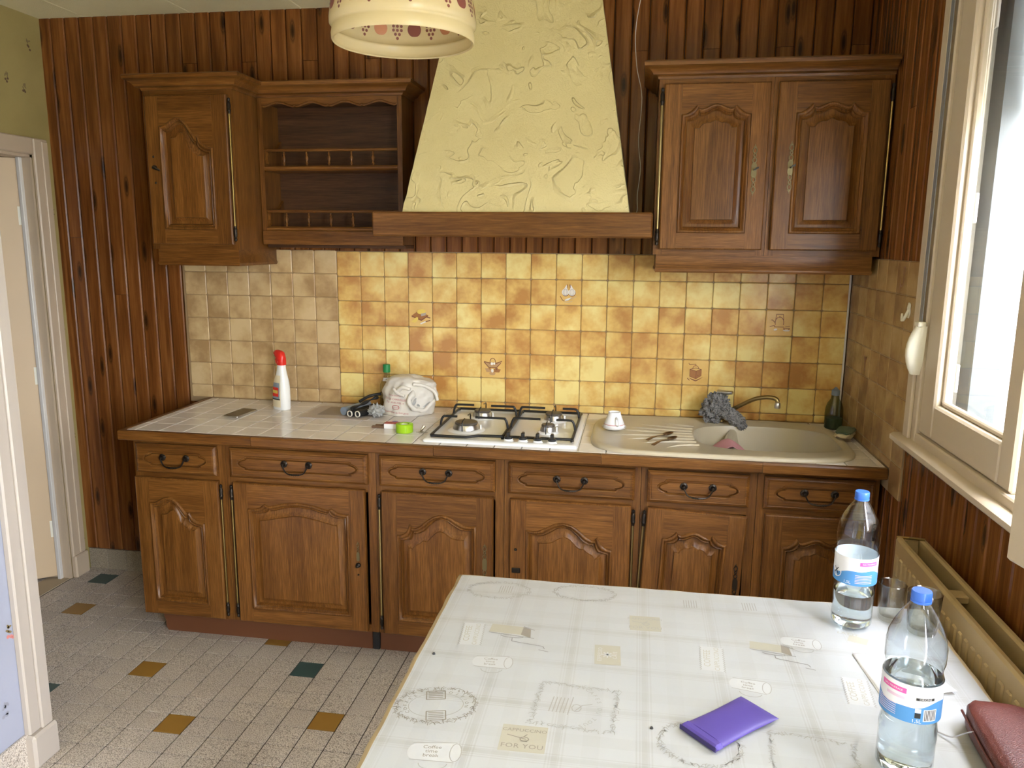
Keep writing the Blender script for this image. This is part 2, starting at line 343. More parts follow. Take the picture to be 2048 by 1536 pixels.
def text_shape(txt, size, spacing=1., align='CENTER'):
    cu = bpy.data.curves.new('t', 'FONT'); cu.body = txt; cu.size = size; cu.align_x = align; cu.align_y = 'CENTER'; cu.space_character = spacing
    cu.resolution_u = 2
    o = bpy.data.objects.new('t', cu); COL.objects.link(o)
    dg = bpy.context.evaluated_depsgraph_get(); me = bpy.data.meshes.new_from_object(o.evaluated_get(dg))
    v = [tuple(p.co) for p in me.vertices]; f = [tuple(p.vertices) for p in me.polygons]
    bpy.data.objects.remove(o); bpy.data.curves.remove(cu); bpy.data.meshes.remove(me); return v, f
def project(w):
    d = Vector(w)-CAM; z = d.dot(FW)
    return (1024+FPX*d.dot(RT)/z, 768-FPX*d.dot(UP)/z) if z > .05 else (-9999, -9999)
def tile_mesh(name, w, h, t, m, rc=.006, bv=.0022, ax='y'):
    # a glazed tile: rounded corners, bevelled face; ax y: face looks to -y, origin at its face centre
    def ring(ins, dep):
        a, b = w/2-ins, h/2-ins; c = min(rc, a*.6, b*.6); k = .293*c
        p = [(a-c, -b), (a-k, -b+k), (a, -b+c), (a, b-c), (a-k, b-k), (a-c, b), (-a+c, b), (-a+k, b-k), (-a, b-c), (-a, -b+c), (-a+k, -b+k), (-a+c, -b)]
        if ax == 'y': return [(x, dep, z) for x, z in p]
        if ax == 'x': return [(dep, x, z) for x, z in p]
        return [(x, z, -dep) for x, z in p]
    mb = MB(); mb.loops([ring(0, t), ring(0, bv*.8), ring(bv, 0)], cap1=True)
    return mb.mesh(name, m, None)

# ------------------------------------------------------------------ the setting
XL, XR, ZC = -1.345, 2.139, 2.565
ZT, TP, CT = 1.570, .1071, .895
# floor slab, tiles
fl = struct(MB().box(-2.7, 2.16, -4.65, .05, -.05, -.003).build('floor', 'grout_dark'))
fx0, fy0 = -.5453, -.7489
fm = {k: tile_mesh('floor_tile', .0958, .0968, .006, mm, .001, .0008, 'z') for k, mm in (('g', 'granite_tile'), ('o', 'ochre_tile'), ('t', 'teal_tile'))}
FC = {(0, 0): 'o', (3, 3): 'o', (8, 2): 'o', (-6, -4): 'o', (4, -3): 'o', (6, -1): 't', (-3, 2): 't', (-7, -7): 't'}
cand = []; rest = MB()
for i in range(-21, 27):
    for k in range(-8, 39):
        x, y = fx0+.1*i+.05, fy0-.1*k-.05
        if y > .02: continue
        px, py = project((x, y, 0)); hidden = (y > -.48 and x > -.55) or (x < -.53 and y < -1.42) or x < -1.37 or x > .98
        if not hidden and -60 < px < 2100 and py < 1610 and py > 0: cand.append((-py, i, k, x, y))
        else:
            rest.add([(x-.0479, y-.0484, 0), (x+.0479, y-.0484, 0), (x+.0479, y+.0484, 0), (x-.0479, y+.0484, 0)], [(0, 1, 2, 3)])
cand.sort()
for q, (_, i, k, x, y) in enumerate(cand):
    if q < 300: inst('floor_tile', fm[FC.get((i, k), 'g')], fl, (x, y, 0))
    else: rest.add([(x-.0479, y-.0484, 0), (x+.0479, y-.0484, 0), (x+.0479, y+.0484, 0), (x-.0479, y+.0484, 0)], [(0, 1, 2, 3)])
rs = rest.build('floor_tile_field', 'granite_tile', fl); rs['kind'] = 'stuff'

# ceiling with square panels
ce = struct(MB().box(-2.7, 2.4, -4.7, .06, ZC+.012, ZC+.1).build('ceiling', 'ceiling_panel'))
cm = {}
for i in range(8):
    for k in range(10):
        x0 = max(-1.62+.5*i, XL-.01); x1 = min(-1.62+.5*i+.5, XR+.02)
        if x1-x0 < .02: continue
        key = round(x1-x0, 3)
        if key not in cm: cm[key] = MB().bbox(-(x1-x0)/2+.0008, (x1-x0)/2-.0008, -.2492, .2492, 0, .012, .003).mesh('ceiling_panel', 'ceiling_panel')
        inst('ceiling_panel', cm[key], ce, ((x0+x1)/2, -.25-.5*k+.02, ZC))

# back wall: boarding, tiles, skirting
wb_ = struct(MB().box(-2.7, XR+.15, .02, .12, -.05, ZC+.1).build('wall_back', 'grout_dark'))
PP = .0686
def plank(mb, x0, x1, z0, z1, g=.0016):
    # V-jointed board: face at y=.007, chamfered long edges
    c = .0045
    P = [(x0+g, .02), (x0+g, .0115), (x0+g+c, .007), (x1-g-c, .007), (x1-g, .0115), (x1-g, .02)]
    return mb.add([(x, y, z0) for x, y in P]+[(x, y, z1) for x, y in P], [(i, i+1, i+7, i+6) for i in range(5)]+[(0, 1, 2, 3, 4, 5)[::-1], tuple(range(6, 12))])
pm = {}
def put_plank(parent, x, z0, z1, side=None):
    key = round(z1-z0, 3)
    if key not in pm: pm[key] = plank(MB(), -PP/2, PP/2, 0, key).mesh('plank', 'pine_panel')
    if side is None: return inst('plank', pm[key], parent, (x, 0, z0))
    return inst('plank', pm[key], parent, (XR, x, z0), (0, 0, -pi/2))
x = .352-PP*25+PP/2; kx = 0
while x-PP/2 < XR:
    if x+PP/2 > XL:
        if kx % 3 == 1 and x < -.7:
            zz = [1.18, 1.62, .72, 1.95, 1.36][kx % 5]; put_plank(wb_, x, .107, zz); put_plank(wb_, x, zz+.0012, ZC)
        elif kx % 4 == 2 and x > -.7:
            put_plank(wb_, x, .107, 2.36); put_plank(wb_, x, 2.3612, ZC)
        else: put_plank(wb_, x, .107, ZC)
    x += PP; kx += 1
# skirting tiles
sk = tile_mesh('skirting_tile', .0985, .104, .01, 'skirting_tile', .002, .0015)
for i in range(9): inst('skirting_tile', sk, wb_, (-1.29+.1*i, .004, .0525))
grout = MB().box(-.735, XR, .0035, .0068, CT-.02, ZT+.002, 0).build('tile_grout', 'grout_brown', wb_)
tm = {}
MOT = {(3, 2): 'cheese', (9, 1): 'garlic', (6, 4): 'basket', (14, 4): 'mill', (17, 2): 'kettle'}
TILES = {}
def wtile(name, w, h, mm, loc, parent, ax='y'):
    key = (name, round(w, 4), round(h, 4), mm, ax)
    if key not in tm: tm[key] = tile_mesh(name, w, h, .005, mm, .006, .0022 if ax == 'y' else .0022, ax)
    return inst(name, tm[key], parent, loc)
J = .0024
for j in range(20):
    for r in range(7):
        x0 = TP*j; x1 = min(x0+TP, XR-.002); z1 = ZT-TP*r; z0 = max(z1-TP, CT+.001)
        if z1-z0 < .012 or x1-x0 < .01: continue
        mm = 'amber_tile_plain' if (j, r) in MOT else 'amber_tile'
        TILES[(j, r)] = wtile('amber_tile', x1-x0-J, z1-z0-J, mm, ((x0+x1)/2, -.001, (z0+z1)/2), wb_)
BP = .1035
zr = [1.575]+[1.473-BP*k for k in range(6)]+[CT+.001]
for j in range(7):
    for r in range(len(zr)-1):
        x0 = -.727+BP*j+.001; z1, z0 = zr[r], zr[r+1]
        if z1-z0 < .01: continue
        wtile('beige_tile', BP-J, z1-z0-J, 'beige_tile', (x0+BP/2, .0005, (z0+z1)/2), wb_)
# right wall: four blocks around the window
WY0, WY1, WZ0, WZ1 = -.80, -2.49, 1.045, 2.40
wr = MB()
GY0, GY1, GZ1 = -2.95, -4.45, 2.22
for a in ((.05, WY0, 0, ZC), (WY1, GY0, 0, ZC), (GY1, -4.65, 0, ZC), (GY0, GY1, GZ1, ZC), (WY0, WY1, 0, WZ0), (WY0, WY1, WZ1, ZC)): wr.box(XR+.02, XR+.22, a[1], a[0], a[2]-.05*(a[2] == 0), a[3]+.05*(a[3] == ZC))
wr = struct(wr.build('wall_right', 'grout_dark'))
# painted masonry reveal and outside skin of the window opening
rv = MB(); rv.box(XR+.056, XR+.30, WY0-.075, WY0-.0005, WZ0-.03, WZ1); rv.box(XR+.056, XR+.30, WY1+.0005, WY1+.05, WZ0-.03, WZ1); rv.box(XR+.02, XR+.26, WY1, WY0, WZ0-.04, WZ0-.0005); rv.box(XR+.18, XR+.26, WY1, WY0, WZ1-.02, WZ1+.05)
rv.build('window_reveal', 'outside_white', wr)
y = -.0005-PP/2; kx = 0
while y > -4.6:
    inw = WY1-.02 < y < WY0+.02
    if GY1-.03 < y < GY0+.03: put_plank(wr, y, GZ1+.01, ZC, 1)
    elif inw: put_plank(wr, y, .0, WZ0-.02, 1); put_plank(wr, y, WZ1+.01, ZC, 1)
    elif kx % 3 == 1: put_plank(wr, y, 0, 1.75+.1*(kx % 4), 1); put_plank(wr, y, 1.7512+.1*(kx % 4), ZC, 1)
    else: put_plank(wr, y, .0, ZC, 1)
    y -= PP; kx += 1
MB().box(XR+.001, XR+.0068, -.765, -.002, .822, ZT, 0).build('tile_grout', 'grout_brown', wr)
RT_ = {}
for c in range(8):
    for r in range(7):
        y0 = -.765+TP*c; y1 = min(y0+TP, -.006); z1 = ZT-TP*r; z0 = z1-TP
        if y1-y0 < .012: continue
        if z0 < CT and y1 > -.64: z0 = CT+.001
        if z1-z0 < .012: continue
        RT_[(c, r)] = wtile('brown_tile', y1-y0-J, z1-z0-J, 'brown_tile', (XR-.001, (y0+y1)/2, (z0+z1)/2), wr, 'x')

# left wall with the door opening, partition and hall
wl = MB(); DY0, DY1, DZ = -.115, -.90, 1.975
for a in ((.05, DY0, 0, ZC), (DY1, -1.32, 0, ZC), (DY0, DY1, DZ, ZC)): wl.box(XL-.10, XL, a[1], a[0], a[2]-.03*(a[2] == 0), a[3]+.05*(a[3] == ZC))
wl = struct(wl.build('wall_left', 'cream_wallpaper'))
pa = struct(MB().box(XL-.10, -.51, -4.65, -1.305, -.03, ZC+.05).build('wall_partition', 'pale_wallpaper'))
sk2 = tile_mesh('skirting_tile', .0985, .114, .009, 'skirting_tile', .002, .0015, 'x')
gr = tile_mesh('skirting_tile', .0985, .114, .009, 'granite_tile', .002, .0015, 'x')
for i in range(8): o = inst('skirting_tile', gr, pa, (-.5, -1.43-.1*i, .058)); o.rotation_euler = (0, 0, pi)
struct(MB().box(-2.7, -2.6, -4.65, .05, -.03, ZC+.05).build('wall_hall', 'cream_wallpaper'))
# rear wall (behind the camera) and the glazed door beside it
struct(MB().box(-2.7, 2.36, -4.75, -4.65, -.03, ZC+.05).build('wall_front', 'cream_wallpaper'))
gd = bpy.data.objects.new('door_2', None); COL.objects.link(gd); gd.location = (XR, -3.7, 0); ORG[gd.name] = (XR, -3.7, 0); struct(gd)
gf = MB()
for q in ((GY0-.06, GY0, 0, GZ1), (GY1, GY1+.06, 0, GZ1), (GY1+.06, GY0-.06, GZ1-.07, GZ1), (GY1+.06, GY0-.06, 0, .12)): gf.bbox(XR-.004, XR+.05, q[0], q[1], q[2], q[3], .004)
gf.build('door_frame', 'window_paint', gd)
MB().box(XR+.022, XR+.026, GY1+.06, GY0-.06, .12, GZ1-.07).build('pane', 'pane_glass', gd)
# whitewashed wall across the side passage outside the window
struct(MB().box(2.95, 3.05, -2.55, .9, -.3, 3.1).build('wall_outside', 'outside_white'))
struct(MB().box(XR+.22, 6, -8, 2, -.4, -.3).build('ground', 'paving'))

# trims: door casing, partition corner trim
tr = MB()
tr.bbox(XL, XL+.018, DY0-.002, -.033, 0, 2.046, .005); tr.bbox(XL, XL+.018, DY1-.08, DY1, 0, 2.046, .005); tr.bbox(XL, XL+.018, DY1, DY0-.002, DZ, 2.046, .005)
tr.bbox(XL+.016, XL+.024, -.075, -.04, .115, 2.036, .003)
tr.box(XL-.10, XL, DY0-.012, DY0+.001, 0, DZ); tr.box(XL-.10, XL, DY1, DY1+.012, 0, DZ); tr.box(XL-.10, XL, DY1, DY0, DZ-.012, DZ)
tr.bbox(XL+.001, XL+.03, DY0-.004, -.028, 0, .11, .006)
tr = struct(tr.build('trim_1', 'trim_paint'))
t2 = MB(); t2.bbox(-.512, -.488, -1.385, -1.292, .11, ZC, .005); t2.bbox(-.490, -.478, -1.345, -1.300, .112, ZC, .004); t2.bbox(-.514, -.470, -1.392, -1.288, 0, .112, .008)
struct(t2.build('trim_2', 'trim_pale'))
# the door: hinged on the far jamb, standing open into the hall
do = bpy.data.objects.new('door_1', None); COL.objects.link(do); do.location = (-1.402, -.130, .012); do.rotation_euler = (0, 0, math.radians(-54)); local(do); struct(do)
# leaf runs along local -y
MB().bbox(-.04, 0, -.76, 0, 0, 1.95, .003).build('leaf', 'door_paint', do)
MB().box(.0005, .004, -.66, -.12, 1.05, 1.80).bbox(0, .008, -.67, -.11, .16, .9, .003).build('leaf_panel', 'door_paint', do)
for z in (.24, .98, 1.70):
    h = MB(); h.lathe([(.007, -.045), (.007, .045)], 10, (.004, .006, z)); h.box(-.002, .002, -.02, .004, z-.04, z+.04); h.lathe([(.0, .058), (.006, .052), (.007, .045)], 8, (.004, .006, z)); h.build('hinge', 'white_plastic', do, 40)
st = MB().bbox(XL-.058, XL-.040, DY0-.03, DY0-.011, 0, DZ-.012, .002).build('trim_3', 'white_paint'); struct(st)
struct(MB().box(-1.46, XL-.005, DY1, DY0-.012, -.002, .002).build('trim_4', 'concrete'))
# wallpaper motifs (flat print)
def sprig(parent, c, ax, s, cols, seed):
    rnd = random.Random(seed); mb = MB()
    def e(u, v, a, b, rot, mi):
        P = [(u+a*cos(t)*cos(rot)-b*sin(t)*sin(rot), v+a*cos(t)*sin(rot)+b*sin(t)*cos(rot)) for t in [2*pi*q/10 for q in range(10)]]
        h = (XL+.0012) if ax == 'L' else -.5088
        mb.add([(h, c[1]+p[0]*s, c[2]+p[1]*s) for p in P], [tuple(range(10))], mi)
    for q in range(4): e(rnd.uniform(-.5, .5), rnd.uniform(.1, .9), .35, .16, rnd.uniform(0, 3), 0)
    for q in range(3): e(rnd.uniform(-.5, .4), rnd.uniform(-.9, -.1), .26, .24, 0, 1)
    mb.build('wallpaper_motif', cols, parent)
for k, (y, z) in enumerate(((-.215, 2.277), (-.069, 2.439), (-.02, 1.73), (-.02, 1.204), (-.019, .679), (-.021, .15), (-.12, 2.25), (-.27, 2.42))):
    sprig(wl, (0, y, z), 'L', .022 if k not in (2, 3, 4, 5) else .016, ['leaf_motif', 'brown_motif'], k)
for k, (y, z) in enumerate(((-1.394, .459), (-1.443, .236), (-1.46, .75), (-1.41, 1.02), (-1.47, 1.3))):
    sprig(pa, (0, y, z), 'P', .024, ['leaf_motif', 'rose_motif'] if k == 0 else ['grey_motif', 'grey_motif'], 40+k)

# ------------------------------------------------------------------ window on the right wall
wn = bpy.data.objects.new('window_1', None); COL.objects.link(wn); wn.location = (XR, -1.6, WZ0); ORG[wn.name] = (XR, -1.6, WZ0); struct(wn)
fr = MB(); fx = XR+.055
for a in ((WY0-.085, WY0, WZ0, WZ1), (WY1, WY1+.06, WZ0, WZ1), (WY1+.06, WY0-.085, WZ0, WZ0+.03), (WY1+.06, WY0-.085, WZ1-.06, WZ1)): fr.bbox(XR-.012, fx, a[0], a[1], a[2], a[3], .004)
fr.bbox(XR-.022, XR-.010, WY0-.055, WY0-.008, WZ0+.002, WZ1, .004)
fr.build('frame', 'window_paint', wn)
def sash(name, y0, y1, z0, z1, xf, rot=None):
    # y0 > y1 ; casement with glazing bead
    s = bpy.data.objects.new(name, None); COL.objects.link(s); s.parent = wn
    return s
def sash_mesh(mb, y0, y1, z0, z1, x0, x1, w=.10, wb=.10):
    mb.bbox(x0, x1, y0-w, y0, z0, z1, .006); mb.bbox(x0, x1, y1, y1+w*.7, z0, z1, .006)
    mb.bbox(x0, x1, y1+w*.7, y0-w, z0, z0+wb, .006); mb.bbox(x0, x1, y1+w*.7, y0-w, z1-w*.8, z1, .006)
    b = .014
    for a in ((y0-w-b, y0-w+.001, z0+wb, z1-w*.8), (y1+w*.7-.001, y1+w*.7+b, z0+wb, z1-w*.8), (y1+w*.7, y0-w, z0+wb-.001, z0+wb+b), (y1+w*.7, y0-w, z1-w*.8-b, z1-w*.8+.001)): mb.bbox(x0+.018, x1-.012, a[0], a[1], a[2], a[3], .004)
    return mb
s1 = sash_mesh(MB(), WY0-.087, -1.475, WZ0+.032, WZ1-.062, XR-.004, XR+.045).build('sash', 'window_paint', wn)
MB().box(XR+.022, XR+.026, -1.41, -.984, WZ0+.13, WZ1-.14).build('pane', 'pane_glass', s1)
hg = []
for z in (1.25, 1.72, 2.22):
    MB().bbox(XR+.058, XR+.066, -.955, -.925, z-.04, z+.04, .002).lathe([(0, 0), (.004, 0), (.004, .002), (0, .003)], 8, (XR+.057, -.94, z+.02), 'x').build('hinge_plate', 'white_paint', wn)
# the near casement stands ajar, hinged towards the camera
hp = Vector((XR-.05, -2.43, 0)); tip = Vector((1.962, -1.866, 0)); dv = (tip-hp); Lw = dv.length; ang = atan2(dv.x, dv.y)
cs = bpy.data.objects.new('open_sash', sash_mesh(MB(), Lw, 0, WZ0+.03, WZ1-.062, 0, .045, .085, .10).mesh('open_sash', 'window_paint')); COL.objects.link(cs)
cs.parent = wn; cs.location = (hp.x-XR, hp.y+1.6, -WZ0); cs.rotation_euler = (0, 0, -ang); ORG[cs.name] = (0, 0, 0)
gp = MB().box(.022, .026, .06, Lw-.085, WZ0+.13, WZ1-.14).build('pane', 'pane_glass', cs)
# sill board with a nosing
sl = MB(); P = [(XR+.02, WZ0+.004), (XR-.035, WZ0+.004), (XR-.046, WZ0-.003), (XR-.046, WZ0-.016), (XR-.036, WZ0-.021), (XR-.03, WZ0-.030), (XR+.02, WZ0-.032)]
sl.loops([[(x, WY0+.028, z) for x, z in P], [(x, WY1-.03, z) for x, z in P]], cap0=True, cap1=True); sl.build('sill', 'window_paint', wn, 40)
# roller shutter outside
sh = thing('roller_shutter', 'pale roller shutter slats hanging outside the top of the window', 'shutter', (XR+.14, -1.6, 2.0))
sm = MB(); sp_ = [(-.006, -.022), (.002, -.018), (.006, 0), (.002, .018), (-.006, .022)]
for z in [1.985+.046*k for k in range(9)]:
    mb = MB(); mb.loops([[(XR+.14+a, -.99, z+b) for a, b in sp_]+[(XR+.146+a, -.99, z+b) for a, b in sp_[::-1]], [(XR+.14+a, -2.43, z+b) for a, b in sp_]+[(XR+.146+a, -2.43, z+b) for a, b in sp_[::-1]]], cap0=True, cap1=True)
    mb.build('slat', 'shutter_pvc', sh, 40)
for q, w in ((-.960, .084), (-2.455, .03)): MB().box(XR+.095, XR+.165, q, q+w, WZ0, WZ1).build('guide_rail', 'guide_grey', sh)
# strap winder on the frame with its strap
sw = thing('shutter_strap_winder', 'white plastic shutter strap winder screwed to the window frame', 'strap winder', (XR-.02, -.85, 1.24))
mb = MB(); rings = []
for t in range(9):
    u = t/8; z = 1.245+.145*u; w = .021*sin(pi*min(.5, .12+u*.9))**.5 if u < .5 else .021; d = .012+.03*sin(pi*(.08+.86*u))**.8
    cx, cy = XR-.013, -.862-.012*u
    rings.append([(cx-d*max(0, cos(a))**.7, cy+w*sin(a), z) for a in [(-pi/2)+pi*q/10 for q in range(11)]]+[(cx+.003, cy+w, z), (cx+.003, cy-w, z)])
mb.loops(rings, cap0=True, cap1=True).build('housing', 'white_plastic', sw, 50)
MB().bbox(XR-.034, XR-.012, -.894, -.855, 1.386, 1.402, .003).build('strap_slot', 'white_plastic', sw)
MB().box(XR-.024, XR-.0215, -.884, -.862, 1.40, WZ1).build('strap', 'grey_metal', sw)

# ------------------------------------------------------------------ cabinet builders
def smoothstep_curve(pts):
    def f(u):
        for (a, h0), (b, h1) in zip(pts, pts[1:]):
            if a <= u <= b:
                t = (u-a)/(b-a); return h0+(h1-h0)*t
        return pts[-1][1]
    return f
H_ASYM = [(0, 0), (.06, 0), (.12, .004), (.2, .015), (.28, .024), (.36, .027), (.44, .022), (.52, .008), (.6, -.016), (.66, -.033), (.705, -.041), (.735, -.030), (.76, -.048), (.82, -.060), (.9, -.069), (1, -.073)]
H_SPIKE = [(0, 0), (.06, .004), (.11, .013), (.145, .028), (.163, .052), (.185, .036), (.23, .032), (.3, .044), (.38, .066), (.47, .085), (.57, .092), (.67, .086), (.76, .070), (.85, .056), (.92, .053), (1, .056)]
H_SPIKE_M = [(1-u, h-.056) for u, h in H_SPIKE[::-1]]
H_WIDE = [(0, 0), (.07, .001), (.12, .007), (.155, .018), (.172, .024), (.195, .014), (.25, .018), (.35, .029), (.5, .035)]; H_WIDE = H_WIDE+[(1-u, h) for u, h in H_WIDE[-2::-1]]
H_NARROW = [(0, 0), (.07, .002), (.13, .010), (.185, .022), (.215, .031), (.245, .022), (.29, .018), (.36, .024), (.43, .032), (.5, .035)]; H_NARROW = H_NARROW+[(1-u, h) for u, h in H_NARROW[-2::-1]]
def smoothed(H, w=.085):
    f = smoothstep_curve(H); ext = lambda u: f(min(1, max(0, u)))
    return [(i/40, sum(ext(i/40+w*k/4) for k in range(-4, 5))/9) for i in range(41)]
def outline(xl, xr, zb, zt, H, d, amp=1.):
    f = smoothstep_curve(H); NB, NS, NT = 8, 6, 60; P = []
    a, b = xl+d, xr-d; sl = .22
    def top(u):
        k = 1.0
        g = (f(min(1, u+.02))-f(max(0, u-.02)))/(.04*(xr-xl)); k = min(1.5, sqrt(1+g*g))
        return zt+f(u)*amp-d*k
    z0 = zb+d
    for i in range(NB): P.append((a+(b-a)*i/NB, z0))
    for i in range(NS): P.append((b, z0+(top(1)-z0)*i/NS))
    for i in range(NT): P.append((b-(b-a)*i/NT, top(1-i/NT)))
    for i in range(NS): P.append((a, top(0)+(z0-top(0))*i/NS))
    return P
def rect_outline(x0, x1, z0, z1):
    NB, NS, NT = 8, 6, 60; P = []
    for i in range(NB): P.append((x0+(x1-x0)*i/NB, z0))
    for i in range(NS): P.append((x1, z0+(z1-z0)*i/NS))
    for i in range(NT): P.append((x1-(x1-x0)*i/NT, z1))
    for i in range(NS): P.append((x0, z1-(z1-z0)*i/NS))
    return P
def cabinet_door(parent, x0, x1, z0, z1, y, H, drop, sl=.06, sr=.062, sb=.06, hinge='L', tilt=0., amp=1., label=None):
    # y: carcass front plane; the door is 20 mm thick in front of it
    t = .021; yf = y-t; cx, cz = (x0 if hinge == 'L' else x1), z0
    def T(p):
        if not tilt: return p
        dx, dz = p[0]-cx, p[2]-z1; return (cx+dx*cos(tilt)+dz*sin(tilt), p[1], z1-dx*sin(tilt)+dz*cos(tilt))
    def R(P, yy): return [T((a, yy, b)) for a, b in P]
    xl, xr, zb, zt = x0+sl, x1-sr, z0+sb, z1-drop
    e = .004; d = None; f = MB()
    f.loops([R(rect_outline(x0, x1, z0, z1), y-.001), R(rect_outline(x0, x1, z0, z1), yf+e), R(rect_outline(x0+e*.5, x1-e*.5, z0+e*.5, z1-e*.5), yf+e*.4), R(rect_outline(x0+e, x1-e, z0+e, z1-e), yf)])
    def Q(P, mi): f.add(R(P, yf), [tuple(range(len(P)))], mi)
    A, B, Cc, D = x0+e, x1-e, z0+e, z1-e
    ol = outline(xl, xr, zb, zt, H, 0, amp); top = ol[14:74]+[ol[74]]
    Q([(A, Cc), (xl-.0004, Cc), (xl-.0004, D), (A, D)], 0); Q([(xr+.0004, Cc), (B, Cc), (B, D), (xr+.0004, D)], 0)
    Q([(xl, Cc), (xr, Cc), (xr, zb), (xl, zb)], 1)
    v = R([(p[0], D) for p in top], yf)+R(top, yf); n = len(top)
    f.add(v, [(i, i+1, n+i+1, n+i) for i in range(n-1)], 1)
    d = f.build('door', ['oak_vertical', 'oak_horizontal'], parent, 35)
    mo = MB(); pr = [(-.0005, .0005), (.001, .0055), (.005, .0075), (.009, .0052), (.011, -.001), (.013, -.002), (.016, .0005), (.0195, -.003), (.022, -.012)]
    mo.loops([R(outline(xl, xr, zb, zt, H, dd, amp), yf-h) for dd, h in pr]); mo.build('moulding', 'oak_vertical', d, 60)
    pn = MB(); HS = smoothed(H); pp = [(.010, -.0128), (.029, -.0124), (.034, -.011), (.046, -.004), (.0475, .0012), (.052, .0015)]
    rings = [R(outline(xl, xr, zb, zt, HS, dd, amp*(1-.2*min(1, dd/.05))), yf-h) for dd, h in pp]
    pn.loops(rings, cap1=True); pn.build('panel', 'oak_vertical', d, 40)
    # rod hinge
    hx = x0-.009 if hinge == 'L' else x1+.009; hy = yf+.008
    hb = MB(); za, zb2 = z0+.012, z1-.012
    hb.tube([T((hx, hy, za+.055)), T((hx, hy, zb2-.055))], .0042, 8, 0)
    for zz, s in ((za, 1), (zb2, -1)):
        prof = [(.001, 0), (.005, .003), (.006, .010), (.0035, .014), (.006, .019), (.0072, .03), (.006, .042), (.0078, .047), (.0055, .052), (.005, .06)]
        mbp = MB(); mbp.lathe([(r, h*s) for r, h in prof], 10, (hx, hy, zz), mi=1); hb.add([T(v) for v in mbp.v], mbp.f, 1)
    hb.build('hinge', ['brass', 'dark_iron'], d, 40)
    return d, T, yf
def escutcheon(door, x, z, y, s=1., key=True, half=False, mat='aged_brass'):
    mb = MB(); n = 12
    def ring(cz, rx, rz): mb.tube([(x+rx*s*cos(2*pi*q/n), y-.0015, z+cz*s+rz*s*sin(2*pi*q/n)) for q in range(n)], .0021*s, 5, closed=True)
    for sg in ((1, -1) if not half else (1,)):
        ring(sg*.036, .007, .009); ring(sg*.0545, .0045, .006); ring(sg*.072, .0075, .010)
        mb.prism([(x-.007*s, z+sg*.084*s), (x+.007*s, z+sg*.084*s), (x+.002*s, z+sg*.088*s), (x, z+sg*.097*s), (x-.002*s, z+sg*.088*s)], y, y-.002)
    mb.prism([(x-.010*s, z-.02*s), (x+.010*s, z-.02*s), (x+.010*s, z+.018*s), (x+.006*s, z+.027*s), (x-.006*s, z+.027*s), (x-.010*s, z+.018*s)][::1], y, y-.0025)
    mb.prism([(x-.006*s, z-.029*s), (x+.006*s, z-.029*s), (x+.010*s, z-.02*s), (x-.010*s, z-.02*s)], y, y-.0025)
    e = mb.build('escutcheon', mat, door, 30)
    if key:
        k = MB(); k.tube([(x, y-.001, z), (x, y-.022, z)], .0028, 8); k.prism([(x-.004, z-.004), (x+.012, z+.003), (x+.014, z+.010), (x+.002, z+.006)], y-.021, y-.026); k.build('key', 'key_black', door, 30)
def bail_handle(parent, x, z, y, w=.049):
    mb = MB()
    for s in (-1, 1):
        c = (x+s*w, y, z)
        mb.lathe([(.0125, 0), (.0135, .003), (.011, .005), (.0075, .006), (.0055, .010), (.0062, .014), (.004, .018), (0, .019)], 14, c, 'y')
        for q in range(8): a = 2*pi*q/8; mb.lathe([(.0035, 0), (.003, .0045), (0, .006)], 6, (c[0]+.0105*cos(a), y, z+.0105*sin(a)), 'y')
    P = []; R = []
    for i in range(25):
        t = -1+2*i/24; ax = abs(t); sg = 1 if t > 0 else -1
        if ax > .78: u = (1-ax)/.22; px, pz = x+sg*(w-.010*u), z-.020*u-.004
        else: px, pz = x+t/.78*(w-.010), z-.024-.010*(1-(ax/.78)**4)
        P.append((px, y-.017-.008*(1-ax), pz)); R.append(.0026 if ax > .35 else (.0042 if i % 2 == 0 else .0028))
    mb.tube(P, R, 8)
    return mb.build('handle', 'dark_iron', parent, 40)
def drawer(parent, x0, x1, z0, z1, y):
    t = .021; yf = y-t; cx, cz = (x0+x1)/2, (z0+z1)/2
    a, b = (x1-x0)/2-.033, (z1-z0)/2-.028
    q = [(a-.034, b), (a-.026, b*.86), (a-.027, b*.72), (a-.016, b*.60), (a-.006, b*.40), (a, b*.14)]
    right = q+[(p, -r) for p, r in q[::-1]]
    pts = [(p, r) for p, r in right[::-1]]                       # bottom right -> top right
    left = [(-p, r) for p, r in right]
    cart = []
    nb = 6
    for i in range(nb): u = i/nb; cart.append((-a+.034+(2*a-.068)*u, -b))
    cart += pts[:-1]
    for i in range(nb): u = i/nb; cart.append((a-.034-(2*a-.068)*u, b))
    cart += left[:-1]
    n = len(cart)
    def cr(ins, yy): return [(cx+p*(1-ins/a), yy, cz+r*(1-ins/b)) for p, r in cart]
    def rc(ins):
        A, B = (x1-x0)/2-ins, (z1-z0)/2-ins; out = []
        for i in range(nb): out.append((-A+2*A*i/nb, -B))
        m = len(pts)-1
        for i in range(m): out.append((A, -B+2*B*i/m))
        for i in range(nb): out.append((A-2*A*i/nb, B))
        for i in range(m): out.append((-A, B-2*B*i/m))
        return out
    def rr(ins, yy): return [(cx+p, yy, cz+r) for p, r in rc(ins)]
    mb = MB(); mb.loops([rr(0, y-.001), rr(0, yf+.008), rr(.004, yf+.004), rr(.010, yf+.001), rr(.012, yf+.002), rr(.0135, yf+.002), rr(.015, yf), cr(0, yf), cr(.001, yf-.003), cr(.0045, yf-.002), cr(.006, yf+.006), cr(.009, yf+.005), cr(.0115, yf-.001)], cap1=True)
    d = mb.build('drawer', 'oak_horizontal', parent, 35)
    bail_handle(d, cx, cz+.008, yf-.001)
    return d
YF = -.60
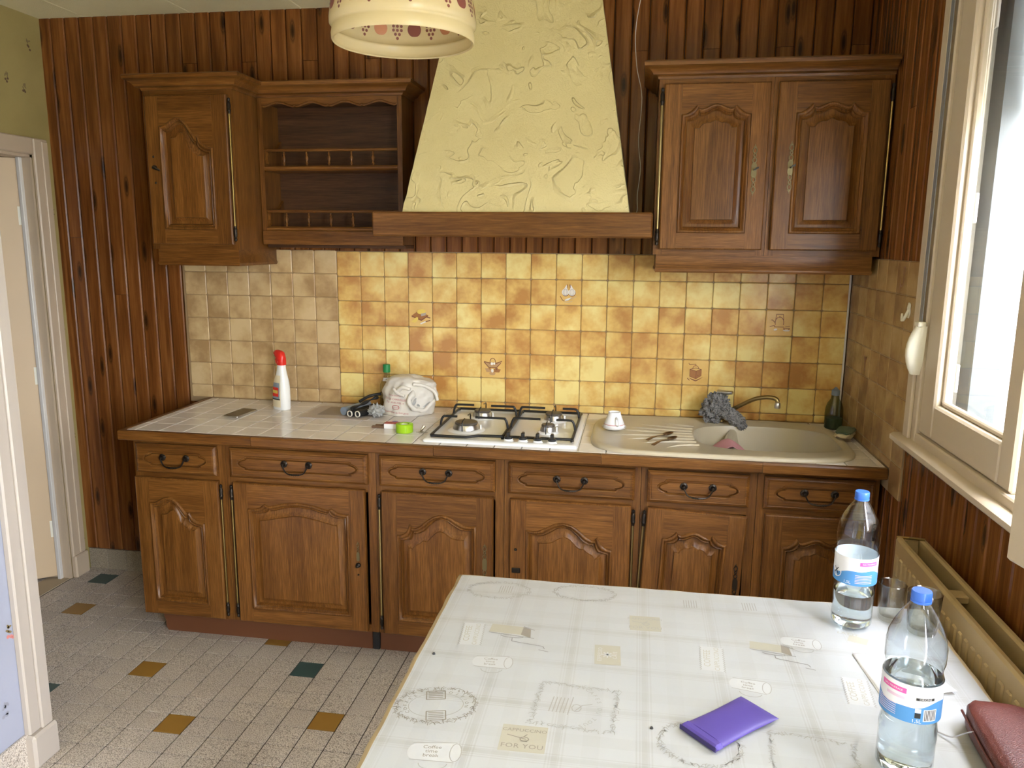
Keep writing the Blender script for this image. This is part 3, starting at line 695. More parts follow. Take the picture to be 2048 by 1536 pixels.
base = [  # x0, x1, drawer, door, arch, drop, hinge, label
    ('narrow oak base cabinet at the open left end of the worktop, nearest the beige door', -.62, -.235, (-.603, -.268), (-.614, -.264), H_ASYM, .10, 'R', 0, 1.),
    ('widest oak base cabinet, under the spray bottle and telephone', -.235, .365, (-.212, .336), (-.203, .324), H_WIDE, .10, 'L', 0, 1.),
    ('oak base cabinet under the left half of the hob, door key plate on its right', .365, .85, (.382, .818), (.388, .812), H_SPIKE, .168, 'L', 0, 1.),
    ('oak base cabinet under the right half of the hob, hinge rod on its right', .85, 1.34, (.867, 1.318), (.874, 1.308), H_SPIKE_M, .112, 'R', 0, 1.),
    ('oak base cabinet under the draining board with a sagging crooked door', 1.34, 1.735, (1.362, 1.708), (1.365, 1.708), H_NARROW, .108, 'L', .045, 1.),
    ('oak base cabinet under the sink in the dark right corner', 1.735, 2.132, (1.757, 2.115), (1.765, 2.115), H_NARROW, .112, 'R', 0, 1.)]
for k, (lab, x0, x1, dr, dd, H, drop, hg, tilt, amp) in enumerate(base):
    c = thing('base_cabinet', lab, 'cabinet', ((x0+x1)/2, -.3, 0), 'oak base cabinets along the back wall')
    g = .0008; cb = MB()
    cb.box(x0+g, x0+.018, YF+.018, .004, .125, .735 if k == 5 else .855); cb.box(x1-.018, x1-g, YF+.018, .004, .125, .735 if k == 4 else .855); cb.box(x0+.018, x1-.018, YF+.018, .004, .125, .143); cb.box(x0+.018, x1-.018, -.012, .004, .143, .855)
    cb.build('carcass', 'oak_vertical', c)
    ff = MB(); ff.box(x0+g, x0+.032, YF, YF+.018, .125, .855, 0); ff.box(x1-.032, x1-g, YF, YF+.018, .125, .855, 0)
    ff.box(x0+.032, x1-.032, YF, YF+.018, .125, .155, 1); ff.box(x0+.032, x1-.032, YF, YF+.018, .69, .735, 1); ff.box(x0+.032, x1-.032, YF, YF+.018, .825, .855, 1)
    ff.build('face_frame', ['oak_vertical', 'oak_horizontal'], c)
    drawer(c, dr[0], dr[1], .722, .838, YF)
    d, T, yf = cabinet_door(c, dd[0], dd[1], .132, .702, YF, H, drop, hinge=hg, tilt=tilt, amp=amp)
    if k == 1: escutcheon(d, .294, .440, yf, .62, False, True); MB().lathe([(.010, 0), (.009, .006), (.004, .010), (.006, .016), (0, .019)], 12, (.294, yf, .405), 'y').lathe([(.004, 0), (.003, .003), (0, .004)], 8, (.293, yf, .366), 'y').build('knob', 'dark_iron', d, 40)
    if k == 2: escutcheon(d, .782, .445, yf, .85, False)
    if k == 3: MB().bbox(.883, .915, yf-.004, yf, .422, .442, .002).lathe([(.006, 0), (.004, .003), (0, .004)], 8, (.897, yf, .512), 'y').build('lock_plate', 'dark_iron', d, 30)
    if k == 4: escutcheon(d, 1.678, .44, yf, .8, False, mat='dark_iron')
    for lx in ((x0+.05, x1-.05) if k else (x0+.08, x1-.06)):
        MB().lathe([(.018, 0), (.018, .012), (.014, .016), (.014, .125)], 12, (lx, -.46, 0)).build('foot', 'black_plastic', c, 40)
        MB().lathe([(.018, 0), (.018, .012), (.014, .016), (.014, .125)], 12, (lx, -.08, 0)).build('foot', 'black_plastic', c, 40)
    if k == 1: MB().bbox(.304, .333, -.512, -.480, 0, .125, .003).build('foot', 'black_plastic', c)
# plinth boards
mb = MB(); P = [(-.612, .122), (-.612, .09), (-.606, .082), (-.609, .06), (-.600, .045), (-.601, .02), (-.592, .0)]
mb.prism(P+[(.302, 0), (.302, .122)], -.507, -.492)
tag(mb.build('plinth_board', 'plinth_brown', None, loc=(-.15, -.5, 0)), 'dark brown plinth board with a chipped end under the left cabinets', 'plinth', 'plinth boards')
tag(MB().bbox(.335, 2.13, -.509, -.493, 0, .122, .003).build('plinth_board', 'plinth_brown', None, loc=(1.2, -.5, 0)), 'dark brown plinth board under the cabinets behind the table', 'plinth', 'plinth boards')

# ------------------------------------------------------------------ worktop
wt = thing('worktop', 'pale tiled worktop with a long oak front edge', 'worktop', (.75, -.32, .855))
HX0, HX1, HY0, HY1 = .565, 1.09, -.575, -.10          # hob cut-out
SX0, SX1, SY0, SY1 = 1.30, 2.062, -.532, -.142           # sink cut-out
WX0, WX1 = -.645, XR-.002
mb = MB(); z0, z1 = .8585, CT-.006
for a in ((WX0+.02, HX0, -.63, .003), (HX0, HX1, -.63, HY0), (HX0, HX1, HY1, .003), (HX1, SX0, -.63, .003), (SX0, SX1, -.63, SY0), (SX0, SX1, SY1, .003), (SX1, WX1, -.63, .003)): mb.box(a[0], a[1], a[2], a[3], z0, z1)
mb.build('slab', 'grout_sheen', wt)
def edge_prof(z): return [(-.652, .8575), (-.656, .8615), (-.656, .888), (-.652, .894), (-.634, .8948), (-.634, .8575)]
cuts = [WX0, -.10, .60, 1.20, 1.74, WX1]
for a, b in zip(cuts, cuts[1:]):
    MB().loops([[(a+.0006, y, z) for y, z in edge_prof(0)], [(b-.0006, y, z) for y, z in edge_prof(0)]], cap0=True, cap1=True).build('edge_strip', 'oak_horizontal', wt)
MB().bbox(WX0, WX0+.02, -.634, .003, .8575, .8948, .002).build('end_strip', 'oak_deep', wt)
xs = [WX0+.021, -.586]+[-.586+.1*k for k in range(1, 28)]+[WX1]; ys = [-.632, -.515, -.413, -.311, -.209, -.107, -.0055]
wm = {}
def ctile(x0, x1, y0, y1):
    if x1-x0 < .008 or y1-y0 < .008: return
    key = (round(x1-x0, 4), round(y1-y0, 4))
    if key not in wm: wm[key] = tile_mesh('worktop_tile', key[0]-.0042, key[1]-.0032, .006, 'worktop_tile', .002, .0012, 'z')
    inst('worktop_tile', wm[key], wt, ((x0+x1)/2, (y0+y1)/2, CT))
def minus(rects, c):
    out = []
    for x0, x1, y0, y1 in rects:
        if x1 <= c[0] or x0 >= c[1] or y1 <= c[2] or y0 >= c[3]: out.append((x0, x1, y0, y1)); continue
        if y0 < c[2]: out.append((x0, x1, y0, c[2]))
        if y1 > c[3]: out.append((x0, x1, c[3], y1))
        a, b = max(y0, c[2]), min(y1, c[3])
        if x0 < c[0]: out.append((x0, c[0], a, b))
        if x1 > c[1]: out.append((c[1], x1, a, b))
    return out
for a, b in zip(xs, xs[1:]):
    b = min(b, WX1)
    for c, d in zip(ys, ys[1:]):
        for q in minus(minus([(a, b, c, d)], (HX0, HX1, HY0, HY1)), (SX0, SX1, SY0, SY1)): ctile(*q)

# ------------------------------------------------------------------ wall cabinets
def sweep(path, prof, mi=0):
    # path: 2D points in the wall's plan; profile (outward offset, z); mitred corners. outward is to the right-hand side of travel
    n = len(path); out = []
    for i, p in enumerate(path):
        p = Vector(p)
        d0 = (p-Vector(path[i-1])).normalized() if i else None; d1 = (Vector(path[i+1])-p).normalized() if i < n-1 else None
        n0 = Vector((d0.y, -d0.x)) if d0 else None; n1 = Vector((d1.y, -d1.x)) if d1 else None
        if n0 and n1: m = (n0+n1); m = m/(m.dot(n1))
        else: m = n0 or n1
        out.append([(p.x+m.x*o, p.y+m.y*o, z) for o, z in prof])
    return MB().loops(out, cap0=True, cap1=True, mi=mi)
CORN = [(-.01, 2.186), (.004, 2.186), (.006, 2.194), (.014, 2.199), (.022, 2.199), (.024, 2.204), (.030, 2.212), (.042, 2.220), (.052, 2.224), (.054, 2.236), (.050, 2.241), (-.01, 2.241)]
VAL = [(-.018, 1.512), (.0, 1.512), (.003, 1.518), (.003, 1.524), (.0, 1.528), (0, 1.577), (-.018, 1.577)]
def open_path(pts): return pts
# right pair
def wall_cab(lab, x0, x1, d, door, hinge, H, drop, amp, zb=1.577, zt=2.188):
    c = thing('wall_cabinet', lab, 'cabinet', ((x0+x1)/2, -d/2, zb), 'oak wall cabinets')
    g = .0006; mb = MB(); y = -d
    mb.box(x0+g, x0+.018, y+.018, .004, zb, zt); mb.box(x1-.018, x1-g, y+.018, .004, zb, zt); mb.box(x0+.018, x1-.018, y+.018, .004, zb, zb+.018); mb.box(x0+.018, x1-.018, y+.018, .004, zt-.018, zt); mb.box(x0+.018, x1-.018, -.01, .004, zb+.018, zt-.018)
    mb.build('carcass', 'oak_vertical', c)
    f = MB(); f.box(x0+g, x0+.032, y, y+.018, zb, zt, 0); f.box(x1-.032, x1-g, y, y+.018, zb, zt, 0); f.box(x0+.032, x1-.032, y, y+.018, zb, zb+.03, 1); f.box(x0+.032, x1-.032, y, y+.018, zt-.03, zt, 1)
    f.build('face_frame', ['oak_vertical', 'oak_horizontal'], c)
    dd = cabinet_door(c, door[0], door[1], door[2], door[3], y, H, drop, sb=.058, hinge=hinge, amp=amp)
    return c, dd
c1, (d1, _, yf) = wall_cab('oak wall cabinet right of the hood, pale hinge rod on its left edge', 1.352, 1.745, .34, (1.373, 1.733, 1.597, 2.168), 'L', H_NARROW, .105, 1.)
escutcheon(d1, 1.690, 1.873, yf, .92)
c2, (d2, _, yf) = wall_cab('oak wall cabinet in the right corner beside the window', 1.745, 2.136, .34, (1.760, 2.121, 1.597, 2.168), 'R', H_NARROW, .105, 1.)
escutcheon(d2, 1.812, 1.881, yf, .92)
def cornice(path, lab, loc):
    o = sweep(path, CORN).build('cornice', 'oak_horizontal', None, 40, loc=loc)
    return tag(o, lab, 'cornice')
cornice([(1.352, .004), (1.352, -.34), (2.137, -.34)], 'stepped oak cornice over the two wall cabinets beside the window', (1.75, -.2, 2.186))
def valance(path, lab, loc):
    return tag(sweep(path, VAL).build('pelmet_rail', 'oak_horizontal', None, 40, loc=loc), lab, 'pelmet')
valance([(1.364, .004), (1.364, -.325), (2.118, -.325), (2.118, .004)], 'oak pelmet rail under the two wall cabinets beside the window', (1.75, -.2, 1.51))
# left cabinet and open shelf unit
c3, (d3, _, yf) = wall_cab('single oak wall cabinet at far left with a key latch on its left', -.64, -.265, .345, (-.628, -.283, 1.597, 2.165), 'R', H_ASYM, .115, 1.15)
lt = MB(); lt.tube([(-.604, yf-.002, 1.892), (-.596, yf-.010, 1.896), (-.584, yf-.012, 1.888), (-.572, yf-.006, 1.882)], [.004, .0055, .005, .003], 8); lt.lathe([(.009, 0), (.008, .004), (.003, .007), (0, .008)], 10, (-.596, yf, 1.894), 'y'); [MB().lathe([(.005, 0), (0, .003)], 8, q, 'y').build('screw_cap', 'dark_iron', d3, 40) for q in ((-.600, yf, 1.935), (-.597, yf, 1.835))]; lt.build('latch', 'dark_iron', d3, 40)
valance([(-.628, .004), (-.628, -.333), (-.278, -.333), (-.278, .004)], 'oak pelmet rail under the single wall cabinet at far left', (-.45, -.2, 1.51))
cornice([(-.64, .004), (-.64, -.345), (-.265, -.345), (-.265, -.152), (.352, -.152), (.352, .004)], 'stepped oak cornice over the left wall cabinet and open shelves', (-.15, -.2, 2.186))
su = thing('open_shelf_unit', 'open oak shelf unit with turned gallery rails left of the hood', 'shelf', (.04, -.08, 1.6))
x0, x1, ys_ = -.262, .350, -.15
for q in (x0, x1-.02): MB().box(q, q+.02, ys_, .004, 1.60, 2.188).build('side', 'oak_vertical', su)
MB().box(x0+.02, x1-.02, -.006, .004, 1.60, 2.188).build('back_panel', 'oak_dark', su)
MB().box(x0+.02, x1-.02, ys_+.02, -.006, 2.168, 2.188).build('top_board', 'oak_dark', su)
# scalloped valance
P = [(x0+.02, 2.186)]; n = 72; top = []
for i in range(n+1):
    u = i/n; t = (u*4) % 1; w = .5-.5*cos(2*pi*t); z = 2.146+.017*w**1.0+.004*(abs(t-.0) < .02 or abs(t-1) < .02)
    top.append((x0+.02+(x1-x0-.04)*u, z))
mb = MB(); mb.prism([(x0+.02, 2.187)]+top+[(x1-.02, 2.187)], ys_+.018, ys_-.001); mb.build('scalloped_valance', 'oak_horizontal', su)
mb = MB(); mb.tube([(a, ys_-.002, b+.006) for a, b in top], .0028, 6); mb.build('valance_bead', 'oak_horizontal', su, 50)
def spindle(x, z0, z1):
    h = z1-z0; pr = [(.004, 0), (.004, .1), (.0065, .16), (.0045, .24), (.0035, .3), (.0065, .46), (.0072, .56), (.005, .68), (.0035, .74), (.006, .82), (.004, .88), (.004, 1)]
    MB().lathe([(r, q*h) for r, q in pr], 10, (x, ys_+.016, z0)).build('spindle', 'oak_vertical', su, 50)
def gallery(zs, zr, xsn):
    sp = [(ys_+.004, zs-.010), (ys_-.004, zs-.004), (ys_-.004, zs+.004), (ys_+.004, zs+.010), (-.006, zs+.010), (-.006, zs-.010)]
    MB().loops([[(x0+.02, a, b) for a, b in sp], [(x1-.02, a, b) for a, b in sp]], cap0=True, cap1=True).build('shelf_board', 'oak_horizontal', su)
    MB().bbox(x0+.02, x1-.02, ys_+.006, ys_+.026, zr-.005, zr+.006, .003).build('gallery_rail', 'oak_horizontal', su)
    # shaped bracket at the left end
    MB().prism([(ys_+.003, zs+.010), (-.006, zs+.010), (-.006, zr+.05), (-.05, zr+.012), (ys_+.003, zr+.006), (ys_+.018, zr-.012), (ys_+.010, (zr+zs)/2), (ys_+.018, zs+.02)], x0+.02, x0+.032, 'x').build('bracket', 'oak_vertical', su)
    for xx in xsn: spindle(xx, zs+.010, zr-.005)
gallery(1.908, 1.980, (-.161, -.063, .034, .130, .222)); gallery(1.662, 1.734, (-.161, -.063, .034, .130, .222))
MB().bbox(x0+.001, x1-.001, ys_-.006, ys_+.014, 1.598, 1.655, .002).build('apron', 'oak_horizontal', su)
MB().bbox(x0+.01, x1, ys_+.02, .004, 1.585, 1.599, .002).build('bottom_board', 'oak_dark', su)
# ------------------------------------------------------------------ range hood
hd = thing('range_hood', 'tapered cream plaster range hood on a broad oak beam', 'range hood', (.84, -.25, 1.635))
bx0, bx1, by = .336, 1.346, -.50
MB().bbox(bx0, bx1, by, by+.035, 1.634, 1.722, .006).build('beam', 'oak_horizontal', hd, 30)
for a in (.354, bx1-.035): MB().bbox(a, a+.035, by+.0355, .004, 1.636, 1.720, .003).build('side_beam', 'oak_deep', hd)
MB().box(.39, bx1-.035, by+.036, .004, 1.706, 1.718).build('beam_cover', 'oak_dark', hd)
fb = MB().box(.50, 1.18, -.42, -.06, 1.668, 1.7055).build('filter_box', 'grey_metal', hd)
# plaster body: front leans back, edges slightly wavy
zb, zt = 1.7185, ZC+.004
def hood_pt(u, v, side=None):
    z = zb+(zt-zb)*v; vv = (z-1.728)/(2.49-1.728)
    xl = .447+(.572-.447)*vv; xr = 1.263+(1.137-1.263)*vv; yf = -.478+(.262)*vv
    return xl, xr, yf, z
mb = MB(); nu, nv = 26, 26; rings = []
for j in range(nv+1):
    xl, xr, yf, z = hood_pt(0, j/nv); ring = [(xl, .003, z)]
    for i in range(nu+1):
        u = i/nu; px, pz = xl+(xr-xl)*u, z
        w = .0022*mnoise.noise(Vector((px*9, pz*9, 1.3))); ew = .003*mnoise.noise(Vector((pz*22, 5.1 if i == 0 else 9.7, 0))) if i in (0, nu) else 0
        ring.append((px+ew, yf+w, pz))
    ring.append((xr, .003, z)); rings.append(ring)
mb.loops(rings, closed=False); mb.build('plaster_body', 'cream_plaster', hd, 50)

# ------------------------------------------------------------------ decorated tiles (flat print on the glaze)
def motif(parent, center, ax, shapes, cols, s=.0465):
    # shapes: (kind, data, colour index, layer) in a unit square
    mb = MB(); cx, cy, cz = center
    def P(u, v, lay):
        h = .0006+.00015*lay
        return (cx+u*s, cy-h, cz+v*s) if ax == 'y' else (cx-h, cy-u*s, cz+v*s)
    for lay, (kind, data, ci) in enumerate(shapes):
        if kind == 'poly': mb.add([P(u, v, lay) for u, v in data], [tuple(range(len(data)))], ci)
        elif kind == 'ell':
            u, v, a, b, rot = data; pts = [(u+a*cos(t)*cos(rot)-b*sin(t)*sin(rot), v+a*cos(t)*sin(rot)+b*sin(t)*cos(rot)) for t in [2*pi*q/14 for q in range(14)]]
            mb.add([P(p, q, lay) for p, q in pts], [tuple(range(14))], ci)
        else:
            pts, w = data
            for (a, b), (c, d) in zip(pts, pts[1:]):
                L = sqrt((c-a)**2+(d-b)**2) or 1; nx, ny = -(d-b)/L*w/2, (c-a)/L*w/2
                mb.add([P(a+nx, b+ny, lay), P(a-nx, b-ny, lay), P(c-nx, d-ny, lay), P(c+nx, d+ny, lay)], [(0, 1, 2, 3)], ci)
    return mb.build('printed_motif', cols, parent, fix=False)
def arc(cx, cy, rx, ry, a0, a1, n=12): return [(cx+rx*cos(a0+(a1-a0)*i/n), cy+ry*sin(a0+(a1-a0)*i/n)) for i in range(n+1)]
W_ = ORG
def tmot(key, shapes, cols):
    o = TILES[key]; c = org(o); x = TP*key[0]+TP/2; z = ZT-TP*key[1]-TP/2
    motif(o, (x, -.001, z), 'y', shapes, cols)
tmot((3, 2), [('poly', [(-.85, -.1), (.1, -.45), (.75, -.02), (-.3, .3)], 1), ('poly', [(-.85, -.1), (.1, -.45), (.1, -.58), (-.85, -.2)], 2), ('poly', [(.1, -.45), (.75, -.02), (.75, -.12), (.1, -.58)], 2),
    ('ell', (.1, .28, .42, .24, .1), 0), ('poly', [(.05, .1), (.55, .22), (.5, -.05), (.08, -.15)], 3), ('ell', (-.45, -.5, .32, .16, .9), 0), ('ell', (-.7, -.6, .2, .08, .5), 0), ('line', ([(.0, -.85), (.55, -.62)], .12), 4), ('line', ([(.5, -.64), (.95, -.5)], .09), 2), ('line', ([(.6, -.2), (.95, -.28)], .1), 2)],
    ['cheese_yellow', 'board_brown', 'line_brown', 'garlic_shadow', 'garlic_white'])
g = []
for sx, cxx in ((-1, -.3), (1, .3)):
    g += [('ell', (cxx+.02, -.0, .33, .34, 0), 2), ('ell', (cxx, .04, .32, .32, sx*.3), 0), ('poly', [(cxx-.18, .25), (cxx-sx*.12, .72), (cxx+.18, .25)], 0)]
    g += [('line', (arc(cxx, .04, .1*k, .3, -pi/2, pi/2, 6), .03), 1) for k in (-2, -1, 1, 2)]
    g += [('line', ([(cxx-sx*.16, .45), (cxx-sx*.2, .75)], .06), 2)]
g += [('poly', [(-.35, -.62), (.1, -.45), (.3, -.42), (-.05, -.72), (-.28, -.76)], 0), ('line', ([(-.35, -.62), (-.05, -.72), (.3, -.42)], .04), 1), ('line', ([(-.75, -.3), (-.55, -.65), (-.42, -.75)], .05), 2), ('line', ([(-.4, -.8), (0, -.9), (.35, -.75)], .03), 1), ('line', ([(.3, -.6), (.7, -.3)], .03), 1)]
tmot((9, 1), g, ['garlic_white', 'garlic_shadow', 'line_brown'])
tmot((6, 4), [('poly', [(-.85, .35), (.7, .3), (.35, -.15), (-.4, -.15)], 0), ('line', ([(-.85, .35), (-.4, -.15), (.35, -.15), (.75, .3)], .07), 1), ('line', ([(-.85, .38), (-.2, .25), (.3, .25), (.85, .45)], .09), 1), ('line', (arc(-.02, .35, .26, .38, 0, pi, 10), .06), 1),
    ('ell', (-.1, .2, .12, .14, 0), 2), ('ell', (.12, .22, .1, .12, 0), 2), ('poly', [(-.75, -.25), (-.2, -.2), (-.1, -.6), (-.6, -.6)], 0), ('poly', [(.1, -.25), (.75, -.3), (.6, -.6), (.1, -.6)], 3), ('ell', (-.05, -.72, .3, .15, 0), 0), ('ell', (-.05, -.45, .12, .18, 0), 2), ('poly', [(-.45, -.22), (-.2, -.2), (-.25, -.4)], 3), ('poly', [(.2, -.2), (.5, -.2), (.35, -.38)], 1)],
    ['mushroom', 'line_brown', 'garlic_white', 'board_brown'])
tmot((14, 4), [('poly', [(-.5, .3), (.05, .15), (.05, -.55), (-.5, -.35)], 0), ('poly', [(.05, .15), (.5, .32), (.5, -.25), (.05, -.55)], 0), ('line', ([(-.5, .3), (.05, .15), (.5, .32), (.0, .42), (-.5, .3)], .045), 1), ('line', ([(-.5, .3), (-.5, -.35), (.05, -.55), (.5, -.25), (.5, .32)], .04), 1), ('line', ([(.05, .15), (.05, -.55)], .04), 1),
    ('line', (arc(0, .36, .26, .28, 0, pi, 8), .045), 1), ('line', ([(0, .62), (0, .78), (-.55, .72), (-.62, .85)], .05), 1), ('poly', [(-.6, -.45), (.05, -.68), (.7, -.35), (.35, -.6), (.05, -.78), (-.3, -.65)], 1), ('line', ([(-.7, -.5), (-.5, -.7)], .06), 1), ('ell', (.22, -.25, .04, .04, 0), 1)], ['board_brown', 'line_brown'])
kettle = [('line', ([(-.32, .3), (-.28, .78), (.3, .78), (.34, .3)], .05), 0), ('line', (arc(0, .05, .36, .5, -.4, pi+.4, 14), .05), 0), ('line', ([(-.42, -.32), (.42, -.32)], .05), 0), ('ell', (0, .55, .06, .06, 0), 0), ('line', ([(-.36, .05), (-.62, .3), (-.7, .25)], .05), 0), ('line', ([(-.8, -.3), (-.4, -.2), (-.35, -.32)], .05), 0), ('line', (arc(.62, -.45, .24, .14, pi, 2*pi, 8), .06), 0), ('line', ([(.36, -.42), (.88, -.42)], .05), 0), ('ell', (.62, -.62, .3, .07, 0), 1), ('ell', (-.3, -.55, .16, .09, .3), 1), ('line', ([(.5, -.3), (.9, -.22)], .04), 0)]
tmot((17, 2), kettle, ['line_brown', 'garlic_white'])
def rmot(c, r, shapes, cols):
    o = RT_[(c, r)]; motif(o, (XR-.001, -.765+TP*c+TP/2, ZT-TP*r-TP/2), 'x', shapes, cols)
rmot(1, 0, [('line', ([(.2, .7), (.45, .72), (.5, .5), (.3, -.35)], .09), 0), ('line', (arc(0, -.35, .35, .25, pi, 2*pi, 8), .09), 0), ('line', ([(-.35, -.35), (-.25, -.1)], .08), 0), ('line', ([(.2, .7), (.25, .2)], .06), 0), ('ell', (-.2, -.5, .12, .1, 0), 0), ('line', ([(-.3, -.6), (-.35, -.85)], .06), 0)], ['line_brown'])
rmot(4, 3, [('line', ([(-.4, .5), (-.1, .1), (0, -.55)], .12), 0), ('line', ([(.35, .5), (.1, .1), (0, -.55)], .12), 0), ('ell', (0, .2, .26, .16, .4), 0), ('line', ([(-.35, .25), (.35, .3)], .1), 0), ('ell', (-.25, .35, .14, .1, .6), 0), ('line', ([(-.15, -.1), (.2, .0)], .08), 0), ('ell', (.0, -.6, .1, .12, 0), 0)], ['line_brown'])

# adhesive hook on the tiles, thin pipe in the corner
hk = MB(); hc = (XR-.002, -.704, 1.414)
hk.prism([(hc[1]+.011*cos(a)+.002*sin(5*a), hc[2]+.006+.024*sin(a)) for a in [2*pi*q/20 for q in range(20)]], hc[0], hc[0]-.004, 'x')
hk.tube([(hc[0]-.004, hc[1]-.004, hc[2]+.008), (hc[0]-.012, hc[1]-.006, hc[2]-.012), (hc[0]-.016, hc[1]-.001, hc[2]-.024), (hc[0]-.016, hc[1]+.010, hc[2]-.026), (hc[0]-.014, hc[1]+.020, hc[2]-.017), (hc[0]-.013, hc[1]+.024, hc[2]-.006)], [.004, .005, .005, .0045, .004, .003], 8)
tag(hk.build('wall_hook', 'white_plastic', None, 50, loc=hc), 'small white plastic hook stuck on the tiles beside the window', 'hook')
tag(MB().tube([(2.1325, -.0065, 1.51), (2.1325, -.0065, 1.2), (2.1315, -.0065, CT+.09), (2.1315, -.0065, CT+.001)], .0042, 8).build('corner_pipe', 'white_paint', None, 50, loc=(2.13, -.01, CT)), 'thin white pipe running down the tiled corner by the sink', 'pipe')
ew = MB(); pts = [(1.30, -.42, 2.55), (1.28, -.36, 2.47), (1.262, -.30, 2.36), (1.27, -.24, 2.25), (1.292, -.20, 2.15), (1.285, -.17, 2.0), (1.296, -.16, 1.9), (1.288, -.17, 1.8), (1.290, -.19, 1.745), (1.284, -.22, 1.7255)]
def catmull(P, k=6):
    out = []
    for i in range(len(P)-1):
        p0, p1, p2, p3 = [Vector(P[max(0, min(len(P)-1, i+j))]) for j in (-1, 0, 1, 2)]
        for q in range(k):
            t = q/k; out.append(.5*((2*p1)+(-p0+p2)*t+(2*p0-5*p1+4*p2-p3)*t*t+(-p0+3*p1-3*p2+p3)*t**3))
    out.append(Vector(P[-1])); return [tuple(p) for p in out]
ew.tube(catmull(pts), .0014, 6)
tag(ew.build('electric_wire', 'wire_white', None, 50, loc=(1.27, -.2, 1.73)), 'thin loose electric wire hanging between the hood and right wall cabinet', 'wire')

# ------------------------------------------------------------------ gas hob
hb = thing('gas_hob', 'white four-burner gas hob with black wire pan supports', 'hob', (.83, -.34, CT))
hx0, hx1, hy0, hy1 = .543, 1.110, -.602, -.072
def rrect(x0, x1, y0, y1, r, n=5):
    P = []
    for cx, cy, a in ((x1-r, y0+r, -pi/2), (x1-r, y1-r, 0), (x0+r, y1-r, pi/2), (x0+r, y0+r, pi)):
        P += [(cx+r*cos(a+pi/2*i/n), cy+r*sin(a+pi/2*i/n)) for i in range(n+1)]
    return P
mb = MB(); mb.loops([[(x, y, z) for x, y in rrect(hx0+i, hx1-i, hy0+i, hy1-i, .012)] for i, z in ((0, CT+.0003), (0, CT+.006), (.004, CT+.010), (.018, CT+.0125), (.024, CT+.010), (.04, CT+.0085))], cap1=True)
mb.build('hob_plate', 'white_enamel', hb, 40)
for (bx, by2, R) in ((.670, -.420, .047), (.690, -.20, .036), (.985, -.20, .036), (.985, -.405, .027)):
    b = MB(); b.lathe([(R*1.55, 0), (R*1.4, .004), (R*1.15, .0065), (R*1.1, .006)], 28, (bx, by2, CT+.0085)); bb = b.build('burner', 'white_enamel', hb, 50)
    b = MB(); b.lathe([(R*1.12, 0), (R*1.1, .007), (R*.98, .018), (R*.9, .019)], 28, (bx, by2, CT+.0145)); b.build('burner_ring', 'steel', bb, 40)
    b = MB(); b.lathe([(R*.93, 0), (R*.95, .004), (R*.88, .008), (0, .0095)], 28, (bx, by2, CT+.0335)); b.build('burner_cap', 'burner_cap', bb, 40)
    b = MB(); b.lathe([(.003, 0), (.003, .018), (0, .02)], 8, (bx+R*1.25, by2-.01, CT+.0145)); b.build('igniter', 'porcelain', bb, 40)
def support(x0, x1, chamfer, burners):
    z = CT+.019; r = .0052; mb = MB(); y0, y1 = hy0+.028, hy1-.020
    if chamfer: P = [(x0, y0, z), (x0+.135, y0-.002, z), (x0+.175, y0+.028, z), (x1, y0+.034, z), (x1, y1, z), (x0, y1, z)]
    else: P = [(x0, y0+.034, z), (x1, y0+.034, z), (x1, y1, z), (x0, y1, z)]
    mb.tube([p for q in range(len(P)) for p in [Vector(P[q]).lerp(Vector(P[(q+1) % len(P)]), t) for t in (0.02, .5, .98)]], r, 8, closed=True)
    for bx, by2, reach in burners:
        for s, xe in ((-1, x0), (1, x1)):
            e = bx+s*reach
            mb.tube(catmull([(xe, by2, z), (xe-s*.003, by2, z+.020), (xe-s*.010, by2, z+.036), (xe-s*.022, by2, z+.040), (e, by2, z+.040)], 4), .0046, 8)
        for s, yy in ((-1, by2-.075), (1, by2+.075)):
            mb.tube([(bx, yy, z), (bx, yy, z+.030), (bx, yy+(-s)*.006, z+.038), (bx, yy-s*.045, z+.040)], .0024, 6)
    for px, py in ((x0, y1), (x1, y1), (x0, y0+.034), (x1, y0+.034)): mb.lathe([(.006, CT+.009), (.006, z)], 8, (px, py, 0))
    mb.build('pan_support', 'black_iron', hb, 50)
support(.568, .832, True, ((.670, -.420, .036), (.690, -.20, .036))); support(.842, 1.088, False, ((.985, -.405, .030), (.985, -.20, .036)))
for i, (kx, ky) in enumerate(((.857, -.560), (.911, -.563), (.965, -.566), (1.018, -.569))):
    k = MB(); k.lathe([(.019, 0), (.019, .003), (.0165, .005), (.0165, .008), (.015, .009)], 20, (kx, ky, CT+.0087)); kk = k.build('knob_collar', 'porcelain', hb, 40)
    k = MB(); k.lathe([(.0145, 0), (.0145, .008), (.012, .010), (0, .010)], 16, (kx, ky, CT+.0175)); k.bbox(kx-.006, kx+.006, ky-.013, ky+.013, CT+.024, CT+.044, .003); k.build('knob', 'black_plastic', kk, 40)
for i in range(3): MB().box(.763+.007*i, .768+.007*i, -.575, -.5745, CT+.0132, CT+.0133).box(.763+.007*i, .7675+.007*i, -.578, -.572, CT+.0131, CT+.0133).build('plate_mark', 'ink_grey', hb)

